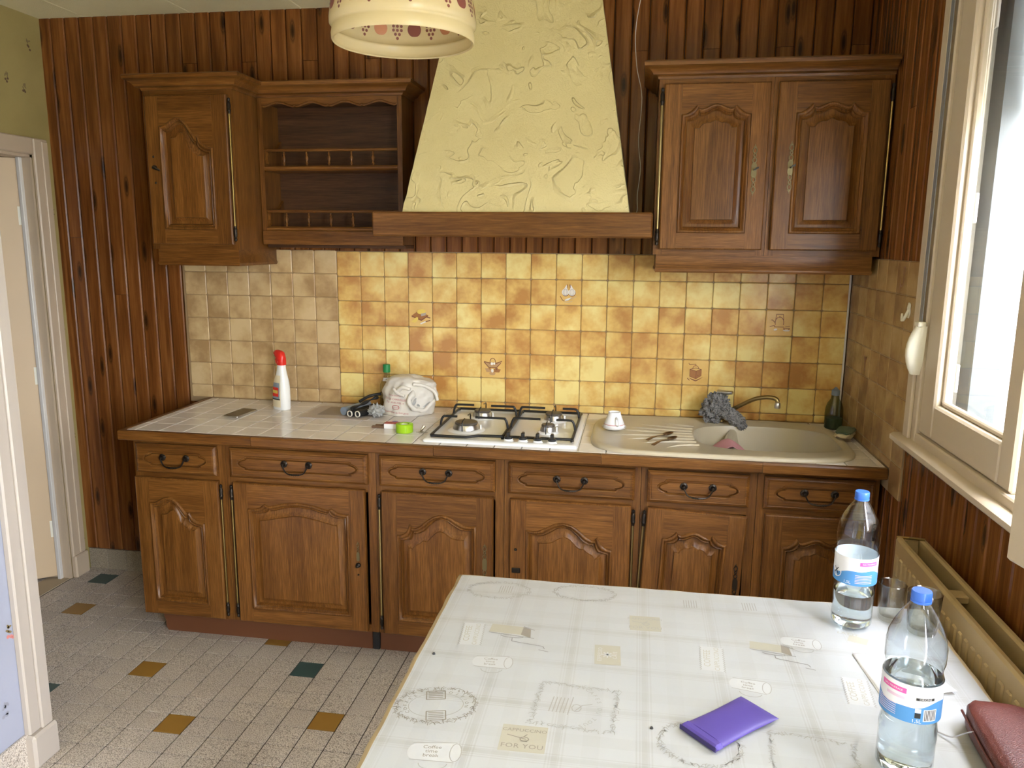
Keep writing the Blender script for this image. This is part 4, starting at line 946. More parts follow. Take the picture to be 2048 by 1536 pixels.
# ------------------------------------------------------------------ sink with draining board
sk_ = thing('sink', 'beige composite sink with a ribbed draining board', 'sink', (1.61, -.36, CT))
NS = 96; S0, S1, T0, T1 = 1.150, 2.078, -.640, -.050
def sup(cx, cy, a, b, p, t):
    c, s = cos(t), sin(t); return (cx+a*abs(c)**(2/p)*(1 if c >= 0 else -1), cy+b*abs(s)**(2/p)*(1 if s >= 0 else -1))
def sup_ring(cx, cy, a, b, p, z): return [(*sup(cx, cy, a, b, p, 2*pi*i/NS), z) for i in range(NS)]
ocx, ocy, oa, ob = (S0+S1)/2, (T0+T1)/2, (S1-S0)/2, (T1-T0)/2
bcx, bcy, ba, bb_ = 1.795, -.338, .262, .190
mb = MB()
def bowl_ring(sc, z, dx=0): return [(x+dx, y, z) for x, y, _ in sup_ring(bcx, bcy, ba*sc, bb_*sc, 2.9, 0)]
rim = [sup_ring(ocx, ocy, oa, ob, 4.5, CT+.0004), sup_ring(ocx, ocy, oa, ob, 4.5, CT+.007), sup_ring(ocx, ocy, oa-.004, ob-.004, 4.5, CT+.0125), sup_ring(ocx, ocy, oa-.012, ob-.012, 4.5, CT+.0145), sup_ring(ocx, ocy, oa-.026, ob-.026, 4.3, CT+.0125), sup_ring(ocx, ocy, oa-.036, ob-.036, 4.2, CT+.009)]
inner = [bowl_ring(1.02, CT+.0085), bowl_ring(1.0, CT+.007), bowl_ring(.985, CT-.002), bowl_ring(.95, CT-.10), bowl_ring(.88, CT-.128), bowl_ring(.6, CT-.135)]
mb.loops(rim+inner, cap1=True); mb.build('basin', 'sink_resin', sk_, 45)
# divider between the small and the large bowl
dv = MB(); rr = []
for i in range(13):
    y = -.338-.183+.366*i/12; u = (i/12-.5)*2; xx = 1.665+.03*u*u; zt = CT-.028+.022*u*u
    rr.append([(xx-.045, y, CT-.128), (xx-.018, y, zt-.012), (xx-.008, y, zt), (xx+.008, y, zt), (xx+.018, y, zt-.012), (xx+.045, y, CT-.128)])
dv.loops(rr, closed=False); dv.build('bowl_divider', 'sink_resin', sk_, 50)
for i in range(8):
    y = -.20-.042*i; xa = 1.50-.035*abs(i-4) if i else 1.48; x_a = [1.42, 1.33, 1.27, 1.22, 1.22, 1.27, 1.33, 1.42][i]; x_b = [1.542, 1.534, 1.530, 1.528, 1.528, 1.530, 1.534, 1.542][i]
    P = [(x_a+(x_b-x_a)*q/14, y+.05*(1-q/14)**2.2*(1 if i < 4 else -1)*(.5+.18*abs(i-3.5)), CT+.0075+.0012*min(1, q/3)) for q in range(15)]
    MB().tube(P, [.0008+.0042*min(1, q/5) for q in range(15)], 8).build('drainer_rib', 'sink_resin', sk_, 50)
MB().lathe([(.038, 0), (.036, .003), (.03, .001), (0, .0005)], 20, (1.86, -.33, CT-.135)).build('drain', 'steel', sk_, 40)

# mixer tap
tp = thing('mixer_tap', 'brass-toned mixer tap with a curved spout over the sink', 'tap', (1.655, -.085, CT+.012))
MB().lathe([(.030, 0), (.029, .006), (.024, .009), (.022, .075), (.025, .082), (.024, .092), (.014, .102), (0, .104)], 20, (1.655, -.085, CT+.0145)).build('tap_body', 'brass', tp, 40)
sp = catmull([(1.660, -.098, CT+.045), (1.69, -.118, CT+.065), (1.735, -.145, CT+.098), (1.775, -.168, CT+.124), (1.815, -.188, CT+.136), (1.845, -.202, CT+.134), (1.853, -.206, CT+.122)], 5)
MB().tube(sp, .0085, 10).build('spout', 'brass', tp, 50)
MB().lathe([(.011, 0), (.012, .010), (.011, .018), (.0088, .022)], 14, (1.853, -.206, CT+.098)).build('spout_nozzle', 'steel', tp, 40)
MB().tube([(1.655, -.085, CT+.110), (1.648, -.088, CT+.124), (1.640, -.112, CT+.134), (1.690, -.140, CT+.140)], [.016, .015, .012, .007], 10).build('lever', 'steel', tp, 50)

# ------------------------------------------------------------------ cloths, cup and spoons on the sink
def blob(c, r, n=28, m=18, amp=.15, freq=3., seed=0., squash=None, rot=None, p=2.):
    mb = MB(); rings = []
    for j in range(m+1):
        ph = -pi/2+pi*j/m; ring = []
        for i in range(n):
            th = 2*pi*i/n; d = Vector((cos(ph)*cos(th), cos(ph)*sin(th), sin(ph)))
            k = 1+amp*mnoise.fractal(d*freq+Vector((seed, seed*.7, 0)), 1., 2., 3)
            e = Vector((abs(d.x)**(2/p)*math.copysign(1, d.x), abs(d.y)**(2/p)*math.copysign(1, d.y), abs(d.z)**(2/p)*math.copysign(1, d.z)))
            v = Vector((e.x*r[0]*k, e.y*r[1]*k, e.z*r[2]*k))
            if rot: v = rot @ v
            ring.append((c[0]+v.x, c[1]+v.y, c[2]+v.z))
        rings.append(ring)
    return mb.loops(rings)
cl = blob((1.628, -.118, CT+.074), (.046, .036, .058), 48, 34, .50, 4.2, 3.1, rot=Matrix.Rotation(.5, 3, 'Y'))
b2 = blob((1.700, -.145, CT+.040), (.029, .022, .064), 36, 28, .34, 4.5, 8.2, rot=Matrix.Rotation(-.85, 3, 'Y')); cl.add(b2.v, b2.f)
tag(cl.build('floor_cloth', 'grey_cloth', None, 60, loc=(1.64, -.12, CT+.015)), 'crumpled dark grey cloth draped over the mixer tap', 'cloth')
pk = MB(); rr = []
for i in range(13):
    u = i/12; row = []
    for j in range(15):
        v = j/14; s = (v-.5)*2
        x = 1.665+.062*s+.012*sin(u*5); zz = CT-.010-.055*abs(s)**1.4+.007*sin(u*9+v*4); yy = -.44+.15*u+.02*s*u
        row.append((x, yy, zz))
    rr.append(row)
pk.loops(rr, closed=False)
o = pk.build('dish_cloth', 'pink_cloth', None, 60, loc=(1.67, -.38, CT-.03)); tag(o, 'dusty pink cloth hanging over the divider in the sink bowl', 'cloth')
md = o.modifiers.new('thick', 'SOLIDIFY'); md.thickness = .004
cup = thing('tea_cup', 'white porcelain tea cup standing upside down on its saucer', 'cup', (1.232, -.315, CT+.0095))
c0 = (1.232, -.315, CT+.0095)
MB().lathe([(0, .004), (.026, .003), (.040, .007), (.046, .012), (.047, .0145), (.040, .010), (.026, .006), (0, .007)], 32, c0).build('saucer', 'porcelain', cup, 50)
MB().lathe([(.0405, .013), (.0415, .0145), (.038, .028), (.031, .046), (.025, .062), (.0235, .066), (.024, .071), (.0215, .071), (.020, .066), (0, .065)], 32, c0).build('cup_body', 'porcelain', cup, 50)
MB().tube(catmull([(c0[0]+.012, c0[1]-.034, c0[2]+.022), (c0[0]+.018, c0[1]-.052, c0[2]+.030), (c0[0]+.016, c0[1]-.050, c0[2]+.048), (c0[0]+.008, c0[1]-.028, c0[2]+.054)], 5), .0034, 8).build('cup_handle', 'porcelain', cup, 50)
MB().lathe([(.0395, .0235), (.0392, .0255)], 32, c0, caps=False).build('cup_band', 'ink_red', cup, 50)
def spoon(lab, a, b):
    A, B = Vector(a), Vector(b); d = (B-A); L = d.length; d.normalize(); s = Vector((-d.y, d.x, 0))
    o = thing('teaspoon', lab, 'spoon', tuple(A.lerp(B, .5)), 'teaspoons on the draining board')
    P = [A+d*(L*.66*i/8)+Vector((0, 0, .002+.006*sin(pi*i/8))) for i in range(9)]
    h = MB(); w = [.0065, .0068, .006, .005, .004, .0034, .003, .003, .0035]
    h.loops([[tuple(P[i]+s*w[i]+Vector((0, 0, -.001))), tuple(P[i]+s*w[i]+Vector((0, 0, .0012))), tuple(P[i]-s*w[i]+Vector((0, 0, .0012))), tuple(P[i]-s*w[i]+Vector((0, 0, -.001)))] for i in range(9)], cap0=True, cap1=True); h.build('spoon_handle', 'spoon_metal', o, 40)
    c = A+d*L*.83; bw = MB(); rings = []
    for k, (q, z) in enumerate(((1, .008), (.85, .0045), (.55, .0018), (.05, .001))): rings.append([tuple(c+d*(L*.19*q*cos(t))+s*(.0135*q*sin(t))+Vector((0, 0, z))) for t in [2*pi*i/20 for i in range(20)]])
    bw.loops(rings); bo = bw.build('spoon_bowl', 'spoon_metal', o, 60)
    md = bo.modifiers.new('thick', 'SOLIDIFY'); md.thickness = .0012
spoon('teaspoon on the draining board nearer the back wall', (1.357, -.480, CT+.014), (1.452, -.358, CT+.014))
spoon('teaspoon on the draining board nearer the front edge', (1.376, -.548, CT+.014), (1.463, -.424, CT+.014))
sg = thing('scouring_sponge', 'green-topped scouring sponge in the corner behind the sink rim', 'sponge', (2.093, -.27, CT))
R_ = Matrix.Rotation(1.15, 3, 'Z')
q = blob((2.094, -.265, CT+.0235), (.062, .032, .009), 30, 14, .16, 3, 1.5, rot=R_, p=4); q.build('sponge_foam', 'sponge_cream', sg, 60)
q = blob((2.096, -.262, CT+.0345), (.060, .030, .005), 30, 14, .2, 3, 4.5, rot=R_, p=4); q.build('scouring_pad', 'sponge_green', sg, 60)
db = thing('soap_bottle', 'murky translucent plastic bottle with a dark cap in the sink corner', 'bottle', (2.095, -.078, CT))
MB().lathe([(.030, .001), (.034, .006), (.035, .06), (.033, .085), (.027, .105), (.016, .122), (.014, .138)], 24, (2.092, -.088, CT)).build('bottle_body', 'dim_plastic', db, 50)
MB().lathe([(0, .003), (.032, .005), (.0325, .045), (0, .046)], 24, (2.092, -.088, CT)).build('soap_liquid', 'sponge_green', db, 50)
MB().lathe([(.015, .136), (.016, .138), (.0155, .156), (.010, .160), (.004, .168), (0, .168)], 18, (2.092, -.088, CT)).build('bottle_cap', 'label_grey', db, 40)

# ------------------------------------------------------------------ things on the worktop
ph = thing('mobile_phone', 'black mobile phone lying on the worktop left of the spray bottle', 'phone', (-.327, -.30, CT), world=False); local(ph)
A = Vector((-.302, -.380)); B = Vector((-.292, -.242)); ph.rotation_euler = (0, 0, atan2(.138, .012)-pi/2)
MB().loops([[(x, y, z) for x, y in rrect(-.035+i, .035-i, -.074+i, .074-i, .008)] for i, z in ((.0015, .0005), (0, .002), (0, .0068), (.0012, .008))], cap0=True, cap1=True).build('phone_case', 'steel', ph, 40)
MB().loops([[(x, y, z) for x, y in rrect(-.0335, .0335, -.0725, .0725, .007)] for z in (.0081, .0085)], cap0=True, cap1=True).build('phone_screen', 'phone_black', ph, 40)
for y0 in (.01, .03): MB().bbox(.0348, .036, y0, y0+.013, .0035, .0055, .0005).build('side_button', 'steel', ph)

sp_b = thing('spray_bottle', 'white spray bottle with a red trigger head and printed label', 'spray bottle', (-.205, -.165, CT), world=False); local(sp_b)
sp_b.rotation_euler = (0, 0, math.radians(-28))
prof = [(0, .040, .026), (.004, .043, .028), (.05, .043, .028), (.09, .041, .027), (.12, .036, .025), (.145, .028, .021), (.17, .021, .017), (.185, .018, .016), (.196, .017, .015)]
def oval(a, b, z, dx=0, n=32, p=2.6): return [(*sup(dx, 0, a, b, p, 2*pi*i/n), z) for i in range(n)]
MB().loops([oval(a, b, z, .010*(z/.2)**1.5) for z, a, b in prof], cap0=True, cap1=True).build('bottle_body', 'spray_white', sp_b, 50)
hd_ = [(.194, .020, .017, .010), (.212, .0205, .0175, .010), (.225, .024, .0175, .006), (.236, .028, .017, .000), (.247, .027, .015, -.003), (.254, .018, .011, -.008), (.257, .006, .005, -.012)]
tgr = MB().loops([oval(a, b, z, dx) for z, a, b, dx in hd_], cap0=True, cap1=True).build('trigger_head', 'spray_red', sp_b, 50)
MB().tube([(-.016, 0, .226), (-.026, 0, .214), (-.024, 0, .196)], [.006, .005, .004], 8).bbox(-.036, -.024, -.007, .007, .236, .248, .002).build('trigger', 'spray_red', sp_b, 50)
def band(mb, z0, z1, t0, t1, ext, mi, nz=6, nt=10):
    rings = []
    for i in range(nz+1):
        z = z0+(z1-z0)*i/nz
        for (za, a0, b0), (zb_, a1, b1) in zip(prof, prof[1:]):
            if za <= z <= zb_: k = (z-za)/(zb_-za); a, b = a0+(a1-a0)*k, b0+(b1-b0)*k
        rings.append([(*sup(.010*(z/.2)**1.5, 0, a+ext, b+ext, 2.6, t0+(t1-t0)*j/nt), z) for j in range(nt+1)])
    return mb.loops(rings, closed=False, mi=mi)
lb = MB(); q0, q1 = math.radians(205), math.radians(300)
band(lb, .012, .150, math.radians(200), math.radians(300), .0006, 0); band(lb, .048, .118, math.radians(225), math.radians(292), .0010, 1); band(lb, .058, .098, math.radians(232), math.radians(284), .0014, 2); band(lb, .072, .086, math.radians(238), math.radians(279), .0018, 3); band(lb, .044, .049, math.radians(222), math.radians(296), .0014, 4)
lb.build('bottle_label', ['spray_cream', 'label_grey', 'spray_red', 'cheese_yellow', 'ink_black'], sp_b, 60)
for i in range(5): band(MB(), .125+.012*i, .129+.012*i, math.radians(318), math.radians(345), .0006, 0, 1, 5).build('grip_line', 'label_white', sp_b)

gl = thing('glass_bottle', 'clear glass bottle with a green cap behind the plastic bag', 'bottle', (.235, -.055, CT))
c = (.235, -.055, CT)
MB().lathe([(.030, .001), (.031, .004), (.031, .098), (.029, .108), (.022, .122), (.0155, .134), (.0135, .145), (.0135, .162)], 24, c).build('bottle_body', 'bottle_glass', gl, 50)
MB().lathe([(0, .003), (.0295, .004), (.0295, .07), (0, .0705)], 24, c).build('bottle_liquid', 'water', gl, 50)
MB().lathe([(.0145, .158), (.016, .159), (.016, .190), (.0145, .193), (0, .193)], 20, c).build('bottle_cap', 'green_cap', gl, 40)
MB().lathe([(.0235, .122), (.0175, .136)], 10, c, a0=math.radians(235), a1=math.radians(330)).build('neck_label', 'label_white', gl, 60)
MB().lathe([(.0222, .1255), (.0196, .132)], 6, (c[0]+.0006, c[1]-.0012, c[2]), a0=math.radians(275), a1=math.radians(312)).build('label_print', 'ink_black', gl, 60)

# crumpled plastic carrier bag
bg = thing('plastic_bag', 'crumpled white plastic carrier bag with red print left of the hob', 'bag', (.36, -.14, CT))
mb = MB(); rings = []; n, m = 72, 40
def bagpt(th, v):
    # v 0 (base) .. 1 (top); body leans and sags to the right towards its mouth
    h = .162*sin(v*pi/2)**.85; w = (1-v**2.6)**.5
    rx = .118*(.92+.12*sin(v*2.2))*w; ry = .080*w
    cx = .352+.022*v; cy = -.135
    d = Vector((cos(th), sin(th), v*1.6)); k = 1+.13*mnoise.fractal(d*2.3+Vector((2.7, 0, 0)), 1, 2, 4)-.05*abs(sin(th*4+v*5+2*mnoise.noise(d*2)))*v
    x = cx+rx*k*cos(th); y = cy+ry*k*sin(th); z = CT+.002+h*(1-.10*max(0, cos(th))*v)
    return (x, y, z)
for j in range(m+1): rings.append([bagpt(2*pi*i/n, min(.999, j/m)) for i in range(n)])
mb.loops(rings, cap0=True, cap1=True); body = mb.build('bag_body', 'bag_plastic', bg, 80)
# gathered mouth: a tilted rolled rim with crumples inside, falling to the right
mc = Vector((.432, -.180, CT+.078)); ax = Vector((.62, -.70, .30)).normalized(); ux = ax.cross(Vector((0, 0, 1))).normalized(); uy = ux.cross(ax)
rt = Matrix.Rotation(math.radians(32), 3, ax); ux, uy = rt @ ux, rt @ uy
mb = MB(); rings = []; N2, M2 = 60, 12
for i in range(N2):
    t = 2*pi*i/N2; R = .056*(1+.24*mnoise.noise(Vector((cos(t)*1.6, sin(t)*1.6, 3.3)))); cc = mc+ux*(R*1.25*cos(t))+uy*(R*.78*sin(t)); rd = (ux*cos(t)+uy*sin(t)).normalized(); ring = []
    tr_ = .0095*(1+.7*mnoise.noise(Vector((cos(t)*3, sin(t)*3, 7))))
    for k in range(M2):
        a = 2*pi*k/M2; w = 1+.25*mnoise.noise(Vector((cos(t)*4+a, sin(t)*4, a)))
        ring.append(tuple(cc+(rd*cos(a)+ax*sin(a))*tr_*w))
    rings.append(ring)
rings.append(rings[0]); mb.loops(rings); mb.build('bag_rim', 'bag_plastic', bg, 80)
mb = MB(); rings = []
for j in range(16):
    v = j/15; rings.append([tuple(mc+ax*(.006-.020*v**.6+.022*mnoise.fractal(Vector((cos(t)*4*v+1, sin(t)*4*v, v*6)), 1, 2, 4))+ux*(.069*(1-v*.98)*cos(t))+uy*(.043*(1-v*.98)*sin(t))) for t in [2*pi*i/48 for i in range(48)]])
mb.loops(rings); mb.build('bag_inside', 'foil_film', bg, 70)
# loose folds over the top
for k, (p, R) in enumerate((([(.395, -.205, CT+.138), (.44, -.185, CT+.128), (.478, -.165, CT+.10), (.492, -.17, CT+.065)], .009), ([(.33, -.212, CT+.105), (.355, -.22, CT+.125), (.39, -.22, CT+.118)], .010), ([(.315, -.214, CT+.118), (.335, -.222, CT+.100), (.365, -.225, CT+.09)], .008))):
    P = catmull(p, 6); mb = MB(); mb.tube(P, [R*(.7+.5*abs(mnoise.noise(Vector((i*.4, k, 0))))) for i in range(len(P))], 10); mb.build('bag_fold', 'bag_plastic', bg, 80)
bvh = BVHTree.FromPolygons([Vector(v) for v in [p for r in rings for p in r]][:3], [(0, 1, 2)])
bme = body.data; bo = org(bg); bvh = BVHTree.FromPolygons([v.co+Vector(bo) for v in bme.vertices], [p.vertices for p in bme.polygons])
def press(v, f, name, mat, parent, x, z, rot=0., lift=.0008, bow=0.):
    out = []
    for p in v:
        px = x+p[0]*cos(rot)-p[1]*sin(rot); pz = z+p[0]*sin(rot)+p[1]*cos(rot)+bow*p[0]*p[0]
        h = bvh.ray_cast(Vector((px, -.6, pz)), Vector((0, 1, 0)))
        if h[0] is None: return
        out.append((px, h[0].y-lift, pz))
    MB().add(out, f).build(name, mat, parent, fix=False)
for txt, s, x, z in (('Votre boucher', .010, .318, CT+.088), ('71120 CHAROLLES', .0115, .322, CT+.071), ('Tel : 03.85.24.05.15', .010, .320, CT+.057), ('bienvenue au bon gout', .0115, .325, CT+.016)):
    v, f = text_shape(txt, s); press(v, f, 'bag_print', 'ink_red', bg, x, z, -.06)
el = [(.017*cos(t), .008*sin(t)+.003*(sin(t) > 0)) for t in [pi*2*i/18 for i in range(18)]]
press([(a, b, 0) for a, b in el]+[(a*.84, b*.75, 0) for a, b in el], [(i, (i+1) % 18, 18+(i+1) % 18, 18+i) for i in range(18)], 'bag_print', 'ink_red', bg, .322, CT+.036)
v, f = text_shape('BOUCHERIE', .0055); press(v, f, 'bag_print', 'ink_red', bg, .322, CT+.036)

# rolls of film and bin bags
def roll(lab, a, b, R, mat, inner=True):
    A, B = Vector(a), Vector(b); o = thing('film_roll', lab, 'roll', tuple(A.lerp(B, .5)-Vector((0, 0, R))), 'rolls left of the plastic bag')
    P = [A.lerp(B, t/6)+Vector((0, 0, .001*sin(t*2))) for t in range(7)]
    MB().tube([tuple(p) for p in P], [R*(1+.02*sin(i*3)) for i in range(7)], 20).build('wrapping', mat, o, 50)
    d = (A-B).normalized(); t = d.cross(Vector((0, 0, 1))).normalized(); u = t.cross(d)
    rg = [[tuple(A+d*h+(t*cos(q)+u*sin(q))*rr) for q in [2*pi*i/20 for i in range(20)]] for rr, h in ((R*.92, -.001), (R*.92, .004), (R*.70, .0045), (R*.68, -.02), (.0002, -.021))]
    k = MB(); k.loops(rg[:4]); k.build('cardboard_core', 'tube_white', o, 50)
    k = MB(); k.loops([rg[3], rg[4]]); k.build('core_hole', 'black_film', o, 50)
roll('black film roll with its open white tube end, left of the pair', (.150, -.285, CT+.0195), (.205, -.135, CT+.0195), .0145, 'black_film')
roll('black film roll with its open white tube end, nearest the crinkled foil', (.184, -.287, CT+.0195), (.232, -.157, CT+.0195), .0145, 'black_film')
o = MB(); P = [Vector((.110, -.255, CT+.0222)).lerp(Vector((.166, -.105, CT+.0222)), t/6) for t in range(7)]; o.tube([tuple(p) for p in P], .0175, 18)
tag(o.build('grey_roll', 'label_grey', None, 40, loc=(.16, -.17, CT)), 'grey rolled bin bags leaning behind the two film rolls', 'roll')
o = MB(); o.tube(catmull([(.158, -.288, CT+.042), (.172, -.225, CT+.044), (.19, -.165, CT+.052), (.215, -.125, CT+.060)], 5), [.006+.003*sin(i) for i in range(16)], 8); o.tube(catmull([(.15, -.17, CT+.047), (.18, -.13, CT+.064), (.222, -.10, CT+.070)], 6), .007, 8)
tag(o.build('black_strap', 'black_film', None, 60, loc=(.2, -.2, CT+.03)), 'black strap lying across the film rolls', 'strap')
q = blob((.251, -.250, CT+.031), (.030, .032, .021), 44, 30, .60, 3.6, 5.5, rot=Matrix.Rotation(.5, 3, 'Z'))
tag(q.build('foil_wrap', 'foil_film', None, 25, loc=(.238, -.205, CT)), 'crinkled clear film wrapping between the film rolls and plastic bag', 'packaging')
# board lying at the wall
bd = thing('chopping_board', 'flat grey-brown board with a pale border lying behind the film rolls', 'board', (.10, -.19, CT))
MB().bbox(-.060, .235, -.318, -.085, CT+.0003, CT+.003, .001).build('board_border', 'board_pale', bd)
MB().bbox(-.005, .228, -.262, -.100, CT+.0032, CT+.0042, .0004).build('board_face', 'board_grey', bd)
# matchbox
mx_ = thing('matchbox', 'white matchbox with a red top beside the green tape', 'matchbox', (.372, -.415, CT), world=False); local(mx_); mx_.rotation_euler = (0, 0, .1)
MB().bbox(-.029, .029, -.019, .019, .0005, .0205, .0008).build('box_sleeve', 'paper_white', mx_)
MB().box(-.0285, .0285, -.0185, .0185, .0207, .0212).build('box_top', 'match_red', mx_)
MB().bbox(-.034, -.028, -.017, .017, .002, .019, .0008).build('box_tray', 'cork_brown', mx_)
tp_ = thing('tape_roll', 'bright lime green sticky tape roll on the worktop', 'tape', (.438, -.470, CT))
MB().lathe([(.0165, .002), (.031, .0005), (.033, .002), (.033, .032), (.031, .0335), (.018, .0335), (.0165, .031), (.0165, .002)], 28, (.438, -.470, CT), caps=False).build('tape_body', 'lime_plastic', tp_, 40)
MB().lathe([(.0155, .004), (.0155, .030)], 24, (.438, -.470, CT), caps=False).build('tape_core', 'tube_white', tp_, 40)
tag(MB().lathe([(.014, .0005), (.0145, .003), (.0145, .009), (.013, .010), (0, .0102)], 20, (.362, -.350, CT)).build('bottle_top', 'cap_blue', None, 40, loc=(.362, -.35, CT)), 'small blue plastic bottle top behind the matchbox', 'bottle top')
tag(MB().bbox(.292, .342, -.432, -.418, CT+.0005, CT+.009, .002).bbox(.302, .340, -.415, -.405, CT+.0005, CT+.012, .002).build('cork_stub', 'cork_brown', None, loc=(.31, -.42, CT)), 'short dark brown wooden stub beside the matchbox', 'wood stub')
kb = MB()
for k, (x, y, a, L) in enumerate(((.488, -.462, .3, .020), (.502, -.475, 1.2, .018), (.512, -.468, -.3, .02))):
    kb.tube([(x, y, CT+.003), (x+L*cos(a), y+L*sin(a), CT+.004+.010*(k == 1))], [.0035, .002], 6); kb.lathe([(.0065, 0), (.0065, .0025), (0, .003)], 10, (x, y, CT+.0006))
kb.tube([(.500, -.462, CT+.004), (.512, -.452, CT+.024)], [.004, .006], 6)
tag(kb.build('metal_clips', 'steel', None, 40, loc=(.5, -.468, CT)), 'small bent metal clips lying between the tape and hob', 'clips')

# ------------------------------------------------------------------ radiator
rd = thing('radiator', 'beige panel radiator under the window with a fluted front', 'radiator', (2.08, -1.65, .12))
rx0, rx1, ry0, ry1, rz0, rz1 = 2.044, 2.122, -1.065, -2.35, .16, .815
def rpanel(xa, xb):
    mb = MB(); mb.bbox(xa, xb, ry1, ry0, rz0, rz1, .006)
    k = 0; y = ry0-.03
    while y > ry1+.03:
        for (za, zb2) in ((rz1-.105, rz1-.045), (rz0+.045, rz0+.105)): mb.bbox(xa-.004, xa+.004, y-.011, y+.011, za, zb2, .0035)
        y -= .034
    return mb
rpanel(rx0, rx0+.020).build('front_panel', 'radiator_paint', rd); MB().bbox(rx1-.018, rx1, ry1, ry0, rz0, rz1, .005).build('rear_panel', 'radiator_paint', rd)
for q in (ry0-.012, ry1+.002): MB().bbox(rx0+.02, rx1-.018, q, q+.01, rz0+.04, rz1-.004, .003).build('end_cap', 'radiator_paint', rd)
for y in (-1.40, -1.86, -2.2): MB().bbox(rx0+.02, rx1-.018, y-.02, y+.02, rz1-.03, rz1-.012, .003).build('spacer', 'radiator_paint', rd)

MB().lathe([(.010, 0), (.012, .006), (.009, .010), (.006, .02), (.008, .024), (.004, .03)], 10, (rx0+.012, ry0+.001, rz1-.012), 'y').tube([(rx0+.012, ry0+.02, rz1-.01), (rx0+.03, ry0-.02, rz1+.004), (rx1-.01, ry0-.025, rz1+.003)], .004, 6).build('bleed_valve', 'brass', rd, 40)
for y in (-1.18, -2.2): MB().bbox(rx0+.01, rx1-.004, y-.02, y+.02, 0, rz0+.02, .003).build('foot', 'radiator_paint', rd)

# ------------------------------------------------------------------ table and printed cloth
TX0, TX1, TY0, TY1, TZ = .868, 2.012, -2.42, -1.395, .7535
tb = thing('kitchen_table', 'rectangular kitchen table hidden under a pale printed oilcloth', 'table', (1.45, -1.9, 0))
MB().bbox(TX0, TX1, TY0, TY1, TZ-.030, TZ-.001, .004).build('table_top', 'oak_horizontal', tb)
mb = MB(); mb.box(TX0+.06, TX1-.06, TY1-.08, TY1-.06, TZ-.12, TZ-.031); mb.box(TX0+.06, TX1-.06, TY0+.06, TY0+.08, TZ-.12, TZ-.031); mb.build('apron', 'oak_horizontal', tb)
for x in (TX0+.075, TX1-.075):
    for y in (TY0+.075, TY1-.075): MB().bbox(x-.022, x+.022, y-.022, y+.022, 0, TZ-.031, .003).build('leg', 'oak_vertical', tb)
# cloth: top sheet, rounded edge, short wavy drop
tcx = thing('tablecloth', 'pale oilcloth printed with faint coffee motifs on the table', 'tablecloth', (1.45, -1.9, TZ), world=False); tcx.location = (0, 0, 0); local(tcx); tcx.location = (0, 0, 0)
def ring_at(off, z, wav=0.):
    P = []; a, b, c, d = TX0-off, TX1+off, TY0-off, TY1+off; n = 60
    for (p, q) in (((a, c), (b, c)), ((b, c), (b, d)), ((b, d), (a, d)), ((a, d), (a, c))):
        nx, ny = (q[1]-p[1]), -(q[0]-p[0]); L = sqrt(nx*nx+ny*ny)
        for i in range(n):
            t = i/n; x, y = p[0]+(q[0]-p[0])*t, p[1]+(q[1]-p[1])*t; w = wav*mnoise.noise(Vector((x*14, y*14, z*8)))
            P.append((x+nx/L*w, y+ny/L*w, z))
    return P
mb = MB(); TT = TZ+.0015
rr = [ring_at(-.014, TT), ring_at(-.006, TT-.0006, .002), ring_at(.0035, TT-.0045, .005), ring_at(.0052, TT-.012, .005), ring_at(.008, TT-.05, .006), ring_at(.010, TT-.10, .010), ring_at(.012, TT-.14, .013)]
mb.loops(rr[:2], mi=0); mb.f.append(tuple(range(240))); mb.m.append(0); mb.loops(rr[1:], mi=1)
tco = mb.build('cloth_sheet', ['tablecloth_print', 'cloth_edge'], tcx, 60)
LZ = TT+.0004
def flat(vf, x, y, rot, mat, name='printed_motif', sx=1., sy=1., dz=0.):
    v, f = vf; MB().add([(x+p[0]*sx*cos(rot)-p[1]*sy*sin(rot), y+p[0]*sx*sin(rot)+p[1]*sy*cos(rot), LZ+dz) for p in v], f).build(name, mat, tcx, fix=False)
def quad(w, h): return [(-w/2, -h/2, 0), (w/2, -h/2, 0), (w/2, h/2, 0), (-w/2, h/2, 0)], [(0, 1, 2, 3)]
def strokes(lines, w):
    v = []; f = []
    for pts in lines:
        for (a, b), (c, d) in zip(pts, pts[1:]):
            L = sqrt((c-a)**2+(d-b)**2) or 1; nx, ny = -(d-b)/L*w/2, (c-a)/L*w/2; k = len(v)
            v += [(a+nx, b+ny, 0), (a-nx, b-ny, 0), (c-nx, d-ny, 0), (c+nx, d+ny, 0)]; f.append((k, k+1, k+2, k+3))
    return v, f
def wreath(rx, ry, n, seed, square=False):
    rnd = random.Random(seed); L = []
    for i in range(n):
        t = 2*pi*i/n; p = (rx*cos(t), ry*sin(t))
        if square:
            q = (i/n*4) % 4; w = q % 1*2-1; p = [(w*rx, -ry), (rx, w*ry), (-w*rx, ry), (-rx, -w*ry)][int(q)]
        for k in range(3):
            a = rnd.uniform(0, 6.3); r = rnd.uniform(.003, .007); x, y = p[0]+rnd.uniform(-.004, .004), p[1]+rnd.uniform(-.004, .004)
            L.append([(x-r*cos(a), y-r*sin(a)), (x+r*.3*sin(a), y+r*.4), (x+r*cos(a), y+r*sin(a))])
    return strokes(L, .0012)
